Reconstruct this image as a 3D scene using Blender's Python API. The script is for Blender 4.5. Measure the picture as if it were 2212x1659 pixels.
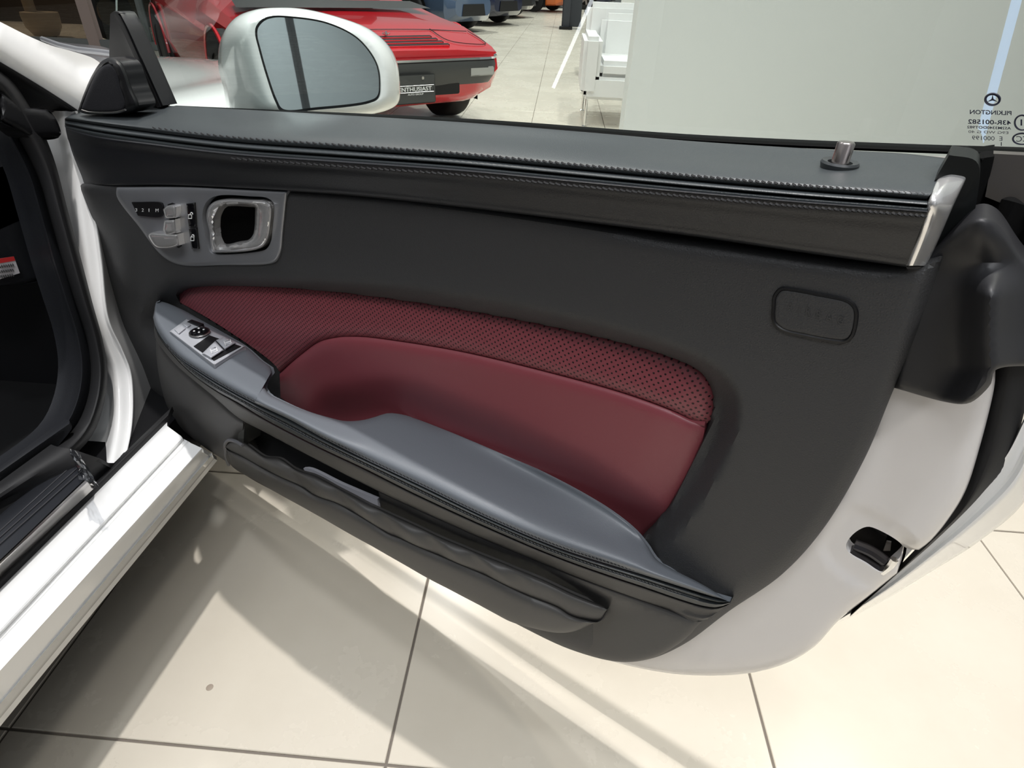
import bpy, bmesh, math, random
import numpy as np
from mathutils import Vector, Matrix
from mathutils.geometry import delaunay_2d_cdt
random.seed(7)
for o in list(bpy.data.objects): bpy.data.objects.remove(o)
SC = bpy.context.scene
COL = SC.collection
# ------------------------------------------------------------------ camera
F_PX, PITCH, ROLL, YAW, CAM_H = 1300.0, .59706957, .03962871, .05024614, 1.00576
cp, sp, cr, sr = math.cos(PITCH), math.sin(PITCH), math.cos(ROLL), math.sin(ROLL)
cyw, syw = math.cos(YAW), math.sin(YAW)
CAM = np.array([0, 0, CAM_H])
def ray(px, py):
    px = np.asarray(px, float); py = np.asarray(py, float)
    x = (px-1106)/F_PX; y = (py-829.5)/F_PX
    x, y = cr*x+sr*y, -sr*x+cr*y
    a, b, c = x, cp-sp*y, -(sp+cp*y)
    return np.stack([a*cyw-b*syw, a*syw+b*cyw, c], -1)
cam = bpy.data.cameras.new('camera'); co = bpy.data.objects.new('camera', cam); COL.objects.link(co)
right = ray(1106+1300, 829.5)-ray(1106, 829.5); fwd = ray(1106, 829.5); down = ray(1106, 829.5+1300)-ray(1106, 829.5)
M = Matrix([[right[0], -down[0], -fwd[0], 0], [right[1], -down[1], -fwd[1], 0], [right[2], -down[2], -fwd[2], CAM_H], [0, 0, 0, 1]])
co.matrix_world = M
cam.sensor_fit = 'HORIZONTAL'; cam.sensor_width = 36; cam.lens = 36*F_PX/2212; cam.clip_start = .02; cam.clip_end = 200
SC.camera = co
# ------------------------------------------------------------------ world, lights, exposure
w = bpy.data.worlds.new('world'); SC.world = w; w.use_nodes = True
w.node_tree.nodes['Background'].inputs[0].default_value = (.93, .97, 1, 1)
w.node_tree.nodes['Background'].inputs[1].default_value = .3
SC.view_settings.view_transform = 'Standard'; SC.view_settings.look = 'None'
SC.view_settings.exposure = 0; SC.view_settings.gamma = 1; SC.view_settings.use_curve_mapping = False
def area(name, loc, target, power, size, size_y=None, color=(1, 1, 1), shape='RECTANGLE', spread=180):
    l = bpy.data.lights.new(name, 'AREA'); l.energy = power; l.shape = shape; l.size = size
    if size_y: l.size_y = size_y
    l.color = color; l.spread = math.radians(spread)
    o = bpy.data.objects.new(name, l); COL.objects.link(o); o.location = loc
    o.rotation_euler = (Vector(target)-Vector(loc)).to_track_quat('-Z', 'Y').to_euler()
    return o
def spot(name, loc, target, power, ang, blend=.4, r=.05, color=(1, 1, 1)):
    l = bpy.data.lights.new(name, 'SPOT'); l.energy = power; l.spot_size = math.radians(ang); l.spot_blend = blend
    l.shadow_soft_size = r; l.color = color
    o = bpy.data.objects.new(name, l); COL.objects.link(o); o.location = loc
    o.rotation_euler = (Vector(target)-Vector(loc)).to_track_quat('-Z', 'Y').to_euler()
    return o
spot('ceiling_and_fill_spot', (-.18, .715, 3.3), (-.25, .5, 0), 255, 70, .5, .03, (1, .97, .95))
spot('ceiling_and_fill_spot', (1.9, 1.9, 3.3), (.4, .7, 0), 62, 85, .6, .10, (1, .93, .82))
spot('ceiling_and_fill_spot', (-.05, -.15, 3.3), (-.1, .7, .3), 62, 85, .6, .1, (.93, .96, 1))  # added cool fill above the camera side, brightens armrest, sill and panel
spot('ceiling_and_fill_spot', (2.6, -2.4, 3.3), (2.9, -4.2, 1.6), 150, 110, .6, .1)  # added fill, brightens the back wall that the door mirror reflects
spot('ceiling_and_fill_spot', (.7, -1.4, 3.3), (0, .9, .5), 60, 80, .6, .12, (1, .97, .93))  # added fill from behind the camera for mirror shell and door
spot('ceiling_and_fill_spot', (-1.3, 2.3, 3.3), (-.1, .6, .3), 105, 85, .6, .08, (1, .95, .86))
for X, Y, E_ in ((-.6, 3.4, 150), (-1.9, 4.4, 130), (-.3, 5.3, 150), (-2.2, 6.6, 150), (.9, 4.3, 170), (.5, 7.4, 260), (-1.2, 9.2, 260), (1.5, 10.5, 300), (-.6, 12.5, 330), (-2.4, 15, 330), (.6, 15.5, 330), (-.8, 19.5, 400), (1.5, 21, 400), (0, 26, 500)):
    spot('ceiling_and_fill_spot', (X, Y, 3.4), (X, Y, 0), E_, 120, .8, .06, (1, .99, .96))
spot('ceiling_and_fill_spot', (-9.0, 10.4, 3.2), (-8.6, 10.2, 0), 160, 100, .7, .08, (1, .85, .65))  # added warm fill that lifts the panelling of the dark room
area('soft_fill_panel', (-.2, -.9, 3.2), (0, .6, .3), 40, 3.2, .5, (.93, .96, 1))  # added soft fill, no real ceiling panel
area('soft_fill_panel', (-1.6, 1.0, 3.2), (-.6, .9, .5), 14, .4, 2.4, (.97, .98, 1))  # second added soft fill, over the white car

# ------------------------------------------------------------------ materials
MATS = {}
def mat(name, col, rough=.5, metal=0, spec=.5, coat=0, bump=0, bscale=400, var=0, vscale=8, coatr=.05, sheen=0, uv=None):
    if name in MATS: return MATS[name]
    m = bpy.data.materials.new(name); m.use_nodes = True; MATS[name] = m
    n = m.node_tree.nodes; L = m.node_tree.links; b = n['Principled BSDF']
    b.inputs['Base Color'].default_value = (*col, 1); b.inputs['Roughness'].default_value = rough
    b.inputs['Metallic'].default_value = metal; b.inputs['Specular IOR Level'].default_value = spec
    b.inputs['Coat Weight'].default_value = coat; b.inputs['Coat Roughness'].default_value = coatr
    tc = n.new('ShaderNodeTexCoord')
    if bump:
        t = n.new('ShaderNodeTexVoronoi'); t.inputs['Scale'].default_value = bscale; t.feature = 'DISTANCE_TO_EDGE'
        t2 = n.new('ShaderNodeTexNoise'); t2.inputs['Scale'].default_value = bscale*.6; t2.inputs['Detail'].default_value = 3
        L.new(tc.outputs['Object'], t2.inputs['Vector']); L.new(tc.outputs['Object'], t.inputs['Vector'])
        ad = n.new('ShaderNodeMath'); ad.operation = 'MULTIPLY_ADD'; ad.inputs[1].default_value = .5
        L.new(t2.outputs[0], ad.inputs[0]); L.new(t.outputs['Distance'], ad.inputs[2])
        bp = n.new('ShaderNodeBump'); bp.inputs['Strength'].default_value = min(1, bump); bp.inputs['Distance'].default_value = .0004
        L.new(ad.outputs[0], bp.inputs['Height']); L.new(bp.outputs[0], b.inputs['Normal'])
    if var:
        t = n.new('ShaderNodeTexNoise'); t.inputs['Scale'].default_value = vscale; t.inputs['Detail'].default_value = 4
        L.new(tc.outputs['Object'], t.inputs['Vector'])
        mx = n.new('ShaderNodeMix'); mx.data_type = 'RGBA'
        mx.inputs[6].default_value = (*[c*(1-var) for c in col], 1); mx.inputs[7].default_value = (*[min(1, c*(1+var)) for c in col], 1)
        L.new(t.outputs[0], mx.inputs[0]); L.new(mx.outputs[2], b.inputs['Base Color'])
    return m
def glassmat(name, tint, refl=.08, rough=0):
    m = bpy.data.materials.new(name); m.use_nodes = True; n = m.node_tree.nodes; L = m.node_tree.links
    for x in list(n): n.remove(x)
    out = n.new('ShaderNodeOutputMaterial'); tr = n.new('ShaderNodeBsdfTransparent'); tr.inputs[0].default_value = (*tint, 1)
    g = n.new('ShaderNodeBsdfGlossy'); g.inputs['Roughness'].default_value = rough
    lw = n.new('ShaderNodeLayerWeight'); pw = n.new('ShaderNodeMath'); pw.operation = 'POWER'; pw.inputs[1].default_value = 5; L.new(lw.outputs['Facing'], pw.inputs[0])
    fr = n.new('ShaderNodeMath'); fr.operation = 'MULTIPLY_ADD'; fr.inputs[1].default_value = .9; fr.inputs[2].default_value = refl; L.new(pw.outputs[0], fr.inputs[0])
    mx = n.new('ShaderNodeMixShader')
    L.new(fr.outputs[0], mx.inputs[0]); L.new(tr.outputs[0], mx.inputs[1]); L.new(g.outputs[0], mx.inputs[2]); L.new(mx.outputs[0], out.inputs[0])
    return m
M_PANEL = mat('grained_grey_vinyl', (.039, .039, .040), .52, spec=.45, bump=.9, bscale=520)
M_PLAST = mat('soft_grey_plastic', (.062, .06, .058), .5, spec=.4, bump=.3, bscale=900)
M_TRIM = mat('dark_grey_leather', (.034, .04, .043), .42, spec=.55, bump=.35, bscale=700)
M_BLKLEA = mat('black_leather', (.014, .015, .018), .45, spec=.5, bump=.5, bscale=500)
M_ARM = mat('armrest_leather', (.12, .132, .148), .42, spec=.7, bump=.3, bscale=900)
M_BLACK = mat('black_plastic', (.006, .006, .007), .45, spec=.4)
M_GLOSSB = mat('gloss_black', (.004, .004, .005), .12, spec=.5)
M_RUB = mat('black_rubber', (.013, .013, .014), .6, spec=.35)
M_FABRIC = mat('black_speaker_cloth', (.012, .012, .015), .75, spec=.3, bump=1, bscale=900)
M_CHROME = mat('chrome', (.82, .82, .82), .1, metal=1)
M_CHROMEK = mat('bright_trim_metal', (.86, .85, .84), .2, metal=.72, spec=.8, coat=.5)
M_SATIN = mat('satin_metal', (.62, .6, .58), .28, metal=1)
M_SILVERP = mat('silver_grey_paint', (.23, .235, .25), .34, metal=.35, spec=.6)
M_SWITCH = mat('silver_switch_paint', (.45, .46, .49), .35, metal=.3)
M_WHITE = mat('white_car_paint', (.82, .82, .81), .3, spec=.5, coat=1)
M_WSHELL = mat('white_door_paint', (.74, .71, .69), .35, spec=.5, coat=.6)
M_THREAD = mat('black_thread', (.006, .006, .007), .7)
M_TEXTW = mat('white_print', (.8, .8, .8), .5)
M_TEXTD = mat('dark_print', (.01, .012, .03), .5)
M_MIRROR = mat('mirror_silver', (.88, .9, .92), .015, metal=1)

# ------------------------------------------------------------------ tools
ORG = {}
def mk(name, verts, faces, m, parent=None, smooth=True, ang=38, uvs=None, kind=None, label=None, cat=None, group=None):
    V = np.asarray(verts, float)
    c = (V.min(0)+V.max(0))/2
    if not parent: c = c.copy(); c[2] = V[:, 2].min()
    me = bpy.data.meshes.new(name); me.from_pydata((V-c).tolist(), [], [list(map(int, f)) for f in faces]); me.materials.append(m)
    if uvs is not None:
        ul = me.uv_layers.new(name='UVMap'); idx = np.empty(len(me.loops), np.int32); me.loops.foreach_get('vertex_index', idx)
        ul.data.foreach_set('uv', np.asarray(uvs, np.float32)[idx].ravel())
    me.validate()
    bm = bmesh.new(); bm.from_mesh(me); bmesh.ops.recalc_face_normals(bm, faces=bm.faces); bm.to_mesh(me); bm.free()
    if smooth:
        me.polygons.foreach_set('use_smooth', [True]*len(me.polygons)); me.set_sharp_from_angle(angle=math.radians(ang))
    return link(name, me, c, parent, kind, label, cat, group)
def link(name, me, c, parent=None, kind=None, label=None, cat=None, group=None):
    o = bpy.data.objects.new(name, me); COL.objects.link(o)
    if parent: o.parent = parent; o.location = Vector(c)-Vector(ORG[parent])
    else: o.location = c
    ORG[o] = tuple(c)
    if kind: o['kind'] = kind
    if label: o['label'] = label
    if cat: o['category'] = cat
    if group: o['group'] = group
    return o
def root(name, loc, label, cat, group=None):
    return link(name, None, loc, None, None, label, cat, group)
# projections: pixel + depth -> a point on a real plane of the place
A0 = CAM+ray(150, 262)*((.81-CAM_H)/ray(150, 262)[2])
TH = math.radians(60)
DU = np.array([math.sin(TH), -math.cos(TH), 0]); DN = np.array([math.cos(TH), math.sin(TH), 0])
def onplane(px, py, P, N):
    v = ray(px, py); t = np.sum((P-CAM)*N, -1)/np.sum(v*N, -1)
    return CAM+v*np.asarray(t)[..., None]
def door(px, py, d):
    d = np.asarray(d, float)+0*np.asarray(px, float)
    return onplane(px, py, A0-DN*d[..., None], DN)
def side(px, py, d):         # plane parallel to the car flank, x = d
    v = ray(px, py); t = np.asarray(d)/v[..., 0]; return CAM+v*t[..., None]
def lvl(px, py, z):
    v = ray(px, py); t = (np.asarray(z)-CAM_H)/v[..., 2]; return CAM+v*t[..., None]
def far(px, py, y):
    v = ray(px, py); t = np.asarray(y)/v[..., 1]; return CAM+v*t[..., None]
def catmull(P, n):
    P = np.asarray(P, float)
    if len(P) == 2: return P[0]+(P[1]-P[0])*np.linspace(0, 1, n)[:, None]
    dd = np.linalg.norm(np.diff(P[:, :2], axis=0), axis=1)+1e-6; t = np.r_[0, np.cumsum(np.sqrt(dd))]
    # tangents (nonuniform)
    m = np.zeros_like(P); h = np.diff(t)[:, None]; s = np.diff(P, axis=0)/h
    m[1:-1] = (s[:-1]*h[1:]+s[1:]*h[:-1])/(h[1:]+h[:-1]); m[0] = s[0]; m[-1] = s[-1]
    arc = np.r_[0, np.cumsum(dd)]; q = np.linspace(0, arc[-1], n); k = np.clip(np.searchsorted(arc, q, 'right')-1, 0, len(P)-2)
    u = ((q-arc[k])/dd[k])[:, None]; H = h[k]
    return (2*u**3-3*u**2+1)*P[k]+(u**3-2*u**2+u)*H*m[k]+(-2*u**3+3*u**2)*P[k+1]+(u**3-u**2)*H*m[k+1]
def poly(pts, step=8):
    """closed outline; a point (x,y,1) is a sharp corner"""
    s = [i for i, p in enumerate(pts) if len(p) > 2 and p[2]]
    out = []
    if not s:
        P = np.array([p[:2] for p in pts], float); n = len(P); E_ = np.vstack([P[-3:], P, P[:4]])
        L = np.linalg.norm(np.diff(np.vstack([P, P[:1]]), axis=0), axis=1)
        for i in range(n):
            seg = catmull_seg(E_[i+2], E_[i+3], E_[i+4], E_[i+5], max(1, int(round(L[i]/step))))
            out.append(seg)
        return np.vstack(out)
    pts = list(pts[s[0]:])+list(pts[:s[0]]); s = [i for i, p in enumerate(pts) if len(p) > 2 and p[2]]+[len(pts)]
    pts = [p[:2] for p in pts]+[pts[0][:2]]
    for a, b in zip(s[:-1], s[1:]):
        P = np.array(pts[a:b+1], float); L = np.linalg.norm(np.diff(P, axis=0), axis=1).sum()
        out.append(catmull(P, max(2, int(round(L/step))+1))[:-1])
    return np.vstack(out)
def catmull_seg(p0, p1, p2, p3, n):
    u = np.linspace(0, 1, n, endpoint=False)[:, None]
    d = [max(1e-3, np.linalg.norm(b-a))**.5 for a, b in ((p0, p1), (p1, p2), (p2, p3))]
    m1 = ((p1-p0)/d[0]*d[1]+(p2-p1)/d[1]*d[0])/(d[0]+d[1])*d[1]; m2 = ((p2-p1)/d[1]*d[2]+(p3-p2)/d[2]*d[1])/(d[1]+d[2])*d[1]
    return (2*u**3-3*u**2+1)*p1+(u**3-2*u**2+u)*m1+(-2*u**3+3*u**2)*p2+(u**3-u**2)*m2
def pdist(X, Y, poly_, closed=True):
    P = np.asarray(poly_, float); Q = np.roll(P, -1, 0) if closed else P[1:]; P = P if closed else P[:-1]
    X = np.asarray(X, float); Y = np.asarray(Y, float); best = np.full(X.shape, 1e9)
    for (ax, ay), (bx, by) in zip(P[:, :2], Q[:, :2]):
        dx, dy = bx-ax, by-ay; l = dx*dx+dy*dy+1e-9
        t = np.clip(((X-ax)*dx+(Y-ay)*dy)/l, 0, 1)
        best = np.minimum(best, np.hypot(X-ax-t*dx, Y-ay-t*dy))
    return best
def inside(X, Y, P):
    r = np.zeros(np.shape(X), bool); Q = np.roll(P, -1, 0)
    for (ax, ay), (bx, by) in zip(P[:, :2], Q[:, :2]):
        c = (ay > Y) != (by > Y)
        r ^= c & (X < (bx-ax)*(Y-ay)/((by-ay) or 1e-9)+ax)
    return r
def sdist(X, Y, P): return np.where(inside(X, Y, P), 1, -1)*pdist(X, Y, P)
def sstep(a, b, x): t = np.clip((x-a)/(b-a), 0, 1); return t*t*(3-2*t)
def rnd(dist, w, h): t = np.clip(dist/w, 0, 1); return h*(np.sqrt(np.clip(1-(1-t)**2, 0, 1))-1)   # rounded rim: -h at the edge, 0 inside
def field(name, pts, dfun, m, parent=None, step=14, bev=0, th=.008, holes=(), proj=door, back=None, ostep=None, **k):
    O = poly(pts, ostep or min(step, 10)); H = [poly(h, ostep or 6) for h in holes]
    x0, y0 = O.min(0); x1, y1 = O.max(0)
    gx, gy = np.meshgrid(np.arange(x0, x1, step), np.arange(y0, y1, step)); gx = gx+(np.arange(gx.shape[0]) % 2)[:, None]*step*.5
    gx, gy = gx.ravel(), gy.ravel()
    lim = max(bev*1.15, step*.55)
    ok = inside(gx, gy, O) & (pdist(gx, gy, O) > lim)
    for h in H: ok &= ~inside(gx, gy, h) & (pdist(gx, gy, h) > step*.5)
    V = [tuple(p) for p in O]; E_ = [(i, (i+1) % len(O)) for i in range(len(O))]
    loops = [list(range(len(O)))]
    for h in H:
        b = len(V); V += [tuple(p) for p in h]; E_ += [(b+i, b+(i+1) % len(h)) for i in range(len(h))]; loops.append(list(range(b, b+len(h))))
    if bev:
        T = np.roll(O, -1, 0)-np.roll(O, 1, 0); Nn = np.stack([-T[:, 1], T[:, 0]], 1)/(np.linalg.norm(T, axis=1)[:, None]+1e-9)
        if not inside(*(O+Nn*.5).T, O).mean() > .5: Nn = -Nn
        for f in (.07, .25, .55, 1):
            R = O+Nn*bev*f; g = inside(R[:, 0], R[:, 1], O) & (pdist(R[:, 0], R[:, 1], O) > bev*f*.85)
            V += [tuple(p) for p in R[g]]
    V += list(zip(gx[ok], gy[ok]))
    vo, eo, fo, ov, _, _ = delaunay_2d_cdt([Vector(v) for v in V], E_, [], 1, 1e-4)
    P = np.array([(v.x, v.y) for v in vo]); Fc = np.array([list(f) for f in fo])
    C = P[Fc].mean(1); keep = inside(C[:, 0], C[:, 1], O)
    for h in H: keep &= ~inside(C[:, 0], C[:, 1], h)
    Fc = Fc[keep]
    d = dfun(P[:, 0], P[:, 1]) if callable(dfun) else np.full(len(P), float(dfun))
    W = proj(P[:, 0], P[:, 1], d); faces = [list(f) for f in Fc]
    UV = np.stack([(W-A0)@DU, W[:, 2]], 1) if proj is door else W[:, :2]
    if th:
        # boundary edges -> skirt backwards
        cnt = {}
        for f in faces:
            for a, b in ((f[0], f[1]), (f[1], f[2]), (f[2], f[0])):
                kx = (min(a, b), max(a, b)); cnt.setdefault(kx, []).append((a, b))
        be = [v[0] for v in cnt.values() if len(v) == 1]; bv = sorted({i for e in be for i in e}); n0 = len(W)
        bk = back if back is not None else (DN if proj is door else np.array([-1, 0, 0.]) if proj is side else np.array([0, 0, -1.]) if proj is lvl else np.array([0, 1., 0]))
        mp = {v: n0+i for i, v in enumerate(bv)}
        W = np.vstack([W, W[bv]+bk*th]); UV = np.vstack([UV, UV[bv]])
        faces += [[b, a, mp[a], mp[b]] for a, b in be]
    return mk(name, W, faces, m, parent, uvs=UV, **k)
def loft(name, rows, m, parent=None, nu=60, nv=5, proj=door, lin=False, th=0, back=None, closed=False, **k):
    R = [catmull(np.array(r, float), nu) for r in rows]
    A = np.array(R)                                    # rows x nu x 3
    if nv > 1:
        out = []
        nr = len(rows)
        for i in range(nr-1):
            p1, p2 = A[i], A[i+1]; m1 = (A[i+1]-A[i-1])/2 if i > 0 else p2-p1; m2 = (A[i+2]-A[i])/2 if i+2 < nr else p2-p1
            if lin: m1 = m2 = p2-p1
            for u in np.linspace(0, 1, nv, endpoint=False):
                out.append((2*u**3-3*u**2+1)*p1+(u**3-2*u**2+u)*m1+(-2*u**3+3*u**2)*p2+(u**3-u**2)*m2)
        out.append(A[-1]); A = np.array(out)
    nr, nu_, _ = A.shape
    W = proj(A[..., 0].ravel(), A[..., 1].ravel(), A[..., 2].ravel())
    faces = [[i*nu_+j, i*nu_+j+1, (i+1)*nu_+j+1, (i+1)*nu_+j] for i in range(nr-1) for j in range(nu_-1)]
    UV = np.stack([(W-A0)@DU, W[:, 2]], 1)
    if th:
        ring = [j for j in range(nu_)]+[i*nu_+nu_-1 for i in range(1, nr)]+[(nr-1)*nu_+j for j in range(nu_-2, -1, -1)]+[i*nu_ for i in range(nr-2, 0, -1)]
        n0 = len(W); bk = back if back is not None else (DN if proj is door else np.array([0, 0, -1.]))
        W = np.vstack([W, W[ring]+bk*th]); UV = np.vstack([UV, UV[ring]]); q = len(ring)
        faces += [[ring[i], ring[(i+1) % q], n0+(i+1) % q, n0+i] for i in range(q)]
    return mk(name, W, faces, m, parent, uvs=UV, **k)
def tubeverts(P, r, n=8, cap=True, cl=False):
    P = np.asarray(P, float); T = np.gradient(P, axis=0) if not cl else np.roll(P, -1, 0)-np.roll(P, 1, 0)
    T /= np.linalg.norm(T, axis=1)[:, None]+1e-12
    ref = np.array([0, 0, 1.]) if abs(T[0][2]) < .9 else np.array([1., 0, 0]); V = []
    rr = np.broadcast_to(r, (len(P),)); a = np.cross(T[0], ref); a /= np.linalg.norm(a)
    for i, (p, t) in enumerate(zip(P, T)):
        a = a-t*(a@t); a /= np.linalg.norm(a); b = np.cross(t, a)
        V += [p+rr[i]*(math.cos(q)*a+math.sin(q)*b) for q in np.linspace(0, 2*math.pi, n, endpoint=False)]
    N = len(P); F = [[i*n+j, i*n+(j+1) % n, ((i+1) % N)*n+(j+1) % n, ((i+1) % N)*n+j] for i in range(N if cl else N-1) for j in range(n)]
    if cap and not cl: F += [list(range(n)), [(N-1)*n+j for j in range(n)]]
    return np.array(V), F
def tube(name, P, r, m, parent=None, n=8, cl=False, **k):
    V, F = tubeverts(P, r, n, cl=cl); return mk(name, V, F, m, parent, **k)
def join(parts):
    V, F = [], []
    for v, f in parts: b = sum(len(x) for x in V); V.append(np.asarray(v)); F += [[i+b for i in q] for q in f]
    return np.vstack(V), F
def boxv(c, s, R=None, bev=0):
    x, y, z = [q/2 for q in s]; V = np.array([(a, b, d) for a in (-x, x) for b in (-y, y) for d in (-z, z)])
    if R is not None: V = V@np.asarray(R).T
    return V+np.array(c), [[0, 1, 3, 2], [4, 6, 7, 5], [0, 4, 5, 1], [2, 3, 7, 6], [0, 2, 6, 4], [1, 5, 7, 3]]
def box(name, c, s, m, parent=None, bev=.004, R=None, **k):
    bm = bmesh.new(); bmesh.ops.create_cube(bm, size=1); bmesh.ops.scale(bm, vec=s, verts=bm.verts)
    if bev: bmesh.ops.bevel(bm, geom=bm.edges[:], offset=bev, segments=2, affect='EDGES')
    V = np.array([v.co[:] for v in bm.verts]); F = [[v.index for v in f.verts] for f in bm.faces]; bm.free()
    if R is not None: V = V@np.asarray(R).T
    return mk(name, V+np.array(c), F, m, parent, **k)
def lathe(name, prof, c, m, parent=None, n=32, R=None, **k):
    V = []; F = []
    for r, z in prof: V += [(r*math.cos(t), r*math.sin(t), z) for t in np.linspace(0, 2*math.pi, n, endpoint=False)]
    q = len(prof); F = [[i*n+j, i*n+(j+1) % n, (i+1)*n+(j+1) % n, (i+1)*n+j] for i in range(q-1) for j in range(n)]
    F += [list(range(n)), [(q-1)*n+j for j in range(n)]]
    V = np.array(V)
    if R is not None: V = V@np.asarray(R).T
    return mk(name, V+np.array(c), F, m, parent, **k)
def textmesh(txt, bold=False, extr=.0):
    cu = bpy.data.curves.new('t', 'FONT'); cu.body = txt; cu.size = 1; cu.extrude = extr; cu.resolution_u = 3
    if bold: cu.offset = .018
    o = bpy.data.objects.new('t', cu); COL.objects.link(o); dg = bpy.context.evaluated_depsgraph_get()
    me = o.evaluated_get(dg).to_mesh(); V = np.array([v.co[:] for v in me.vertices]); F = [list(p.vertices) for p in me.polygons]
    o.evaluated_get(dg).to_mesh_clear(); bpy.data.objects.remove(o); bpy.data.curves.remove(cu); return V, F
def textgeo(txt, p0, p1, h, d, proj=door, bold=False, hv=None, th=.0006):
    """letters laid from pixel p0 to p1 (baseline), cap height h px (upwards), on plane d"""
    V, F = textmesh(txt, bold, .5); w0, w1 = V[:, 0].min(), V[:, 0].max(); cap = V[:, 1].max()
    hv = hv or (0, -1); t = (V[:, 0]-w0)/(w1-w0); q = V[:, 1]/cap*h
    px = p0[0]+(p1[0]-p0[0])*t+hv[0]*q; py = p0[1]+(p1[1]-p0[1])*t+hv[1]*q
    return proj(px, py, d+V[:, 2]*th), F
# ------------------------------------------------------------------ the setting: floor of square tiles, walls
TILE, TX0, TY0 = .6, -1.31881895*.6, .7021*.6
def tilemat():
    m = mat('beige_floor_tile', (.66, .6, .5), .24, spec=.45); n = m.node_tree.nodes; L = m.node_tree.links; b = n['Principled BSDF']
    ge = n.new('ShaderNodeNewGeometry'); t = n.new('ShaderNodeTexNoise'); t.inputs['Scale'].default_value = 2.2; t.inputs['Detail'].default_value = 7; t.inputs['Roughness'].default_value = .65
    L.new(ge.outputs['Position'], t.inputs['Vector']); r = n.new('ShaderNodeValToRGB')
    r.color_ramp.elements[0].position = .15; r.color_ramp.elements[0].color = (.6, .545, .45, 1)
    r.color_ramp.elements[1].position = .85; r.color_ramp.elements[1].color = (.71, .66, .565, 1)
    L.new(t.outputs[0], r.inputs[0]); L.new(r.outputs[0], b.inputs['Base Color'])
    mp = n.new('ShaderNodeMath'); mp.operation = 'MULTIPLY_ADD'; mp.inputs[1].default_value = .14; mp.inputs[2].default_value = .2
    L.new(t.outputs[0], mp.inputs[0]); L.new(mp.outputs[0], b.inputs['Roughness']); return m
M_TILE = tilemat(); M_GROUT = mat('brown_grey_grout', (.19, .165, .14), .9)
M_WALL = mat('white_wall_paint', (.80, .81, .78), .7, var=.02, vscale=2)
V, F = boxv((4, 14, -.054), (34, 48, .1)); floor = mk('floor', V, F, M_GROUT, smooth=False, kind='structure')
def tileV(cx, cy, g=.0045, b=.0012):
    s = TILE/2-g/2; t = s-b
    return np.array([(cx+x, cy+y, z) for z, q in ((-.006, s), (-b, s), (0, t)) for x, y in ((-q, -q), (q, -q), (q, q), (-q, q))])
TF = [[0, 1, 5, 4], [1, 2, 6, 5], [2, 3, 7, 6], [3, 0, 4, 7], [4, 5, 9, 8], [5, 6, 10, 9], [6, 7, 11, 10], [7, 4, 8, 11], [8, 9, 10, 11]]
proto = None; rest = []; ntile = 0
def project(P):
    d = P-CAM; x = d[0]*cyw+d[1]*syw; y0 = -d[0]*syw+d[1]*cyw; Z = y0*cp-d[2]*sp; Y = -(y0*sp+d[2]*cp)
    if Z < .05: return None
    x, Y = x/Z, Y/Z; x, Y = cr*x-sr*Y, sr*x+cr*Y; return 1106+F_PX*x, 829.5+F_PX*Y
for j in range(-3, 60):
    for i in range(-22, 20):
        c = np.array([TX0+TILE*(i+.5), TY0+TILE*(j+.5), 0]); q = project(c); vis = False
        for dx in (-.3, -.1, .1, .3):
            for dy in (-.3, -.1, .1, .3):
                p = project(c+np.array([dx, dy, 0])); vis |= p is not None and -5 < p[0] < 2217 and -5 < p[1] < 1664
        near = vis and c[1] < 9.0
        hid = c[0] < -1.4 and c[1] < 4 or c[0] < -4.3
        if near and not hid and ntile < 290:
            ntile += 1
            if proto is None: proto = mk('tile', tileV(c[0], c[1]), TF, M_TILE, floor, smooth=False)
            else:
                o = proto.copy(); COL.objects.link(o); o.parent = floor
                o.location = proto.location+Vector((c[0]-px0, c[1]-py0, 0))
            if ntile == 1: px0, py0 = c[0], c[1]
        else: rest.append((tileV(c[0], c[1]), TF))
V, F = join(rest); mk('tile_field', V, F, M_TILE, floor, smooth=False, kind='stuff')
def wall(name, c, s, m): return box(name, c, s, m, kind='structure', bev=0, smooth=False)
wx = far(np.array(1356.), np.array(196.), 2.55)[0]
wall('wall_front', (wx+3, 2.63, 1.75), (6, .16, 3.5), M_WALL)
wall('wall_back', (3, -4.2, 1.75), (20, .16, 3.5), mat('grey_wall_paint', (.6, .62, .66), .7))
wall('wall_far', (4, 37, 2), (34, .2, 4), M_WALL)
wall('wall_left', (-12.9, 12, 2), (.2, 50, 4), mat('brown_wall', (.09, .07, .055), .7))
# ------------------------------------------------------------------ the white car and its open door
car = root('sports_car', (-.75, .4, 0), 'white two-seat sports car with the front passenger door wide open', 'car')
ar = lambda *a: np.array(a, float)
# outlines (pixels of the photograph) on the door's own plane -------------------------------------------------
PANEL = [(160, 395, 1), (400, 398), (900, 430), (1500, 515), (1955, 565), (2045, 545, 1), (2010, 640), (1975, 740), (1930, 842), (1868, 990), (1780, 1140),
         (1690, 1240), (1575, 1320), (1480, 1390), (1409, 1422), (1341, 1430), (1235, 1404), (1110, 1345), (870, 1215), (500, 1003), (420, 950), (352, 900), (312, 830), (290, 785), (250, 748), (205, 716, 1),
         (232, 672), (232, 640), (205, 545)]
RED = [(376, 646, 1), (385, 628), (400, 617), (450, 609), (550, 610), (700, 620), (900, 646), (1100, 680), (1300, 722), (1440, 760), (1508, 790), (1536, 822), (1545, 862), (1540, 905),
       (1520, 958), (1470, 1060), (1420, 1135), (1385, 1178, 1), (1300, 1130), (1100, 1020), (900, 925), (735, 925, 1), (650, 880), (612, 850, 1), (610, 800), (590, 785), (470, 700)]
SEAM = ar((606, 806), (622, 790), (650, 766), (690, 738), (730, 728), (780, 727), (850, 735), (1000, 760), (1200, 808), (1350, 850), (1450, 886), (1500, 909), (1524, 915)).reshape(-1, 2)
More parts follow.
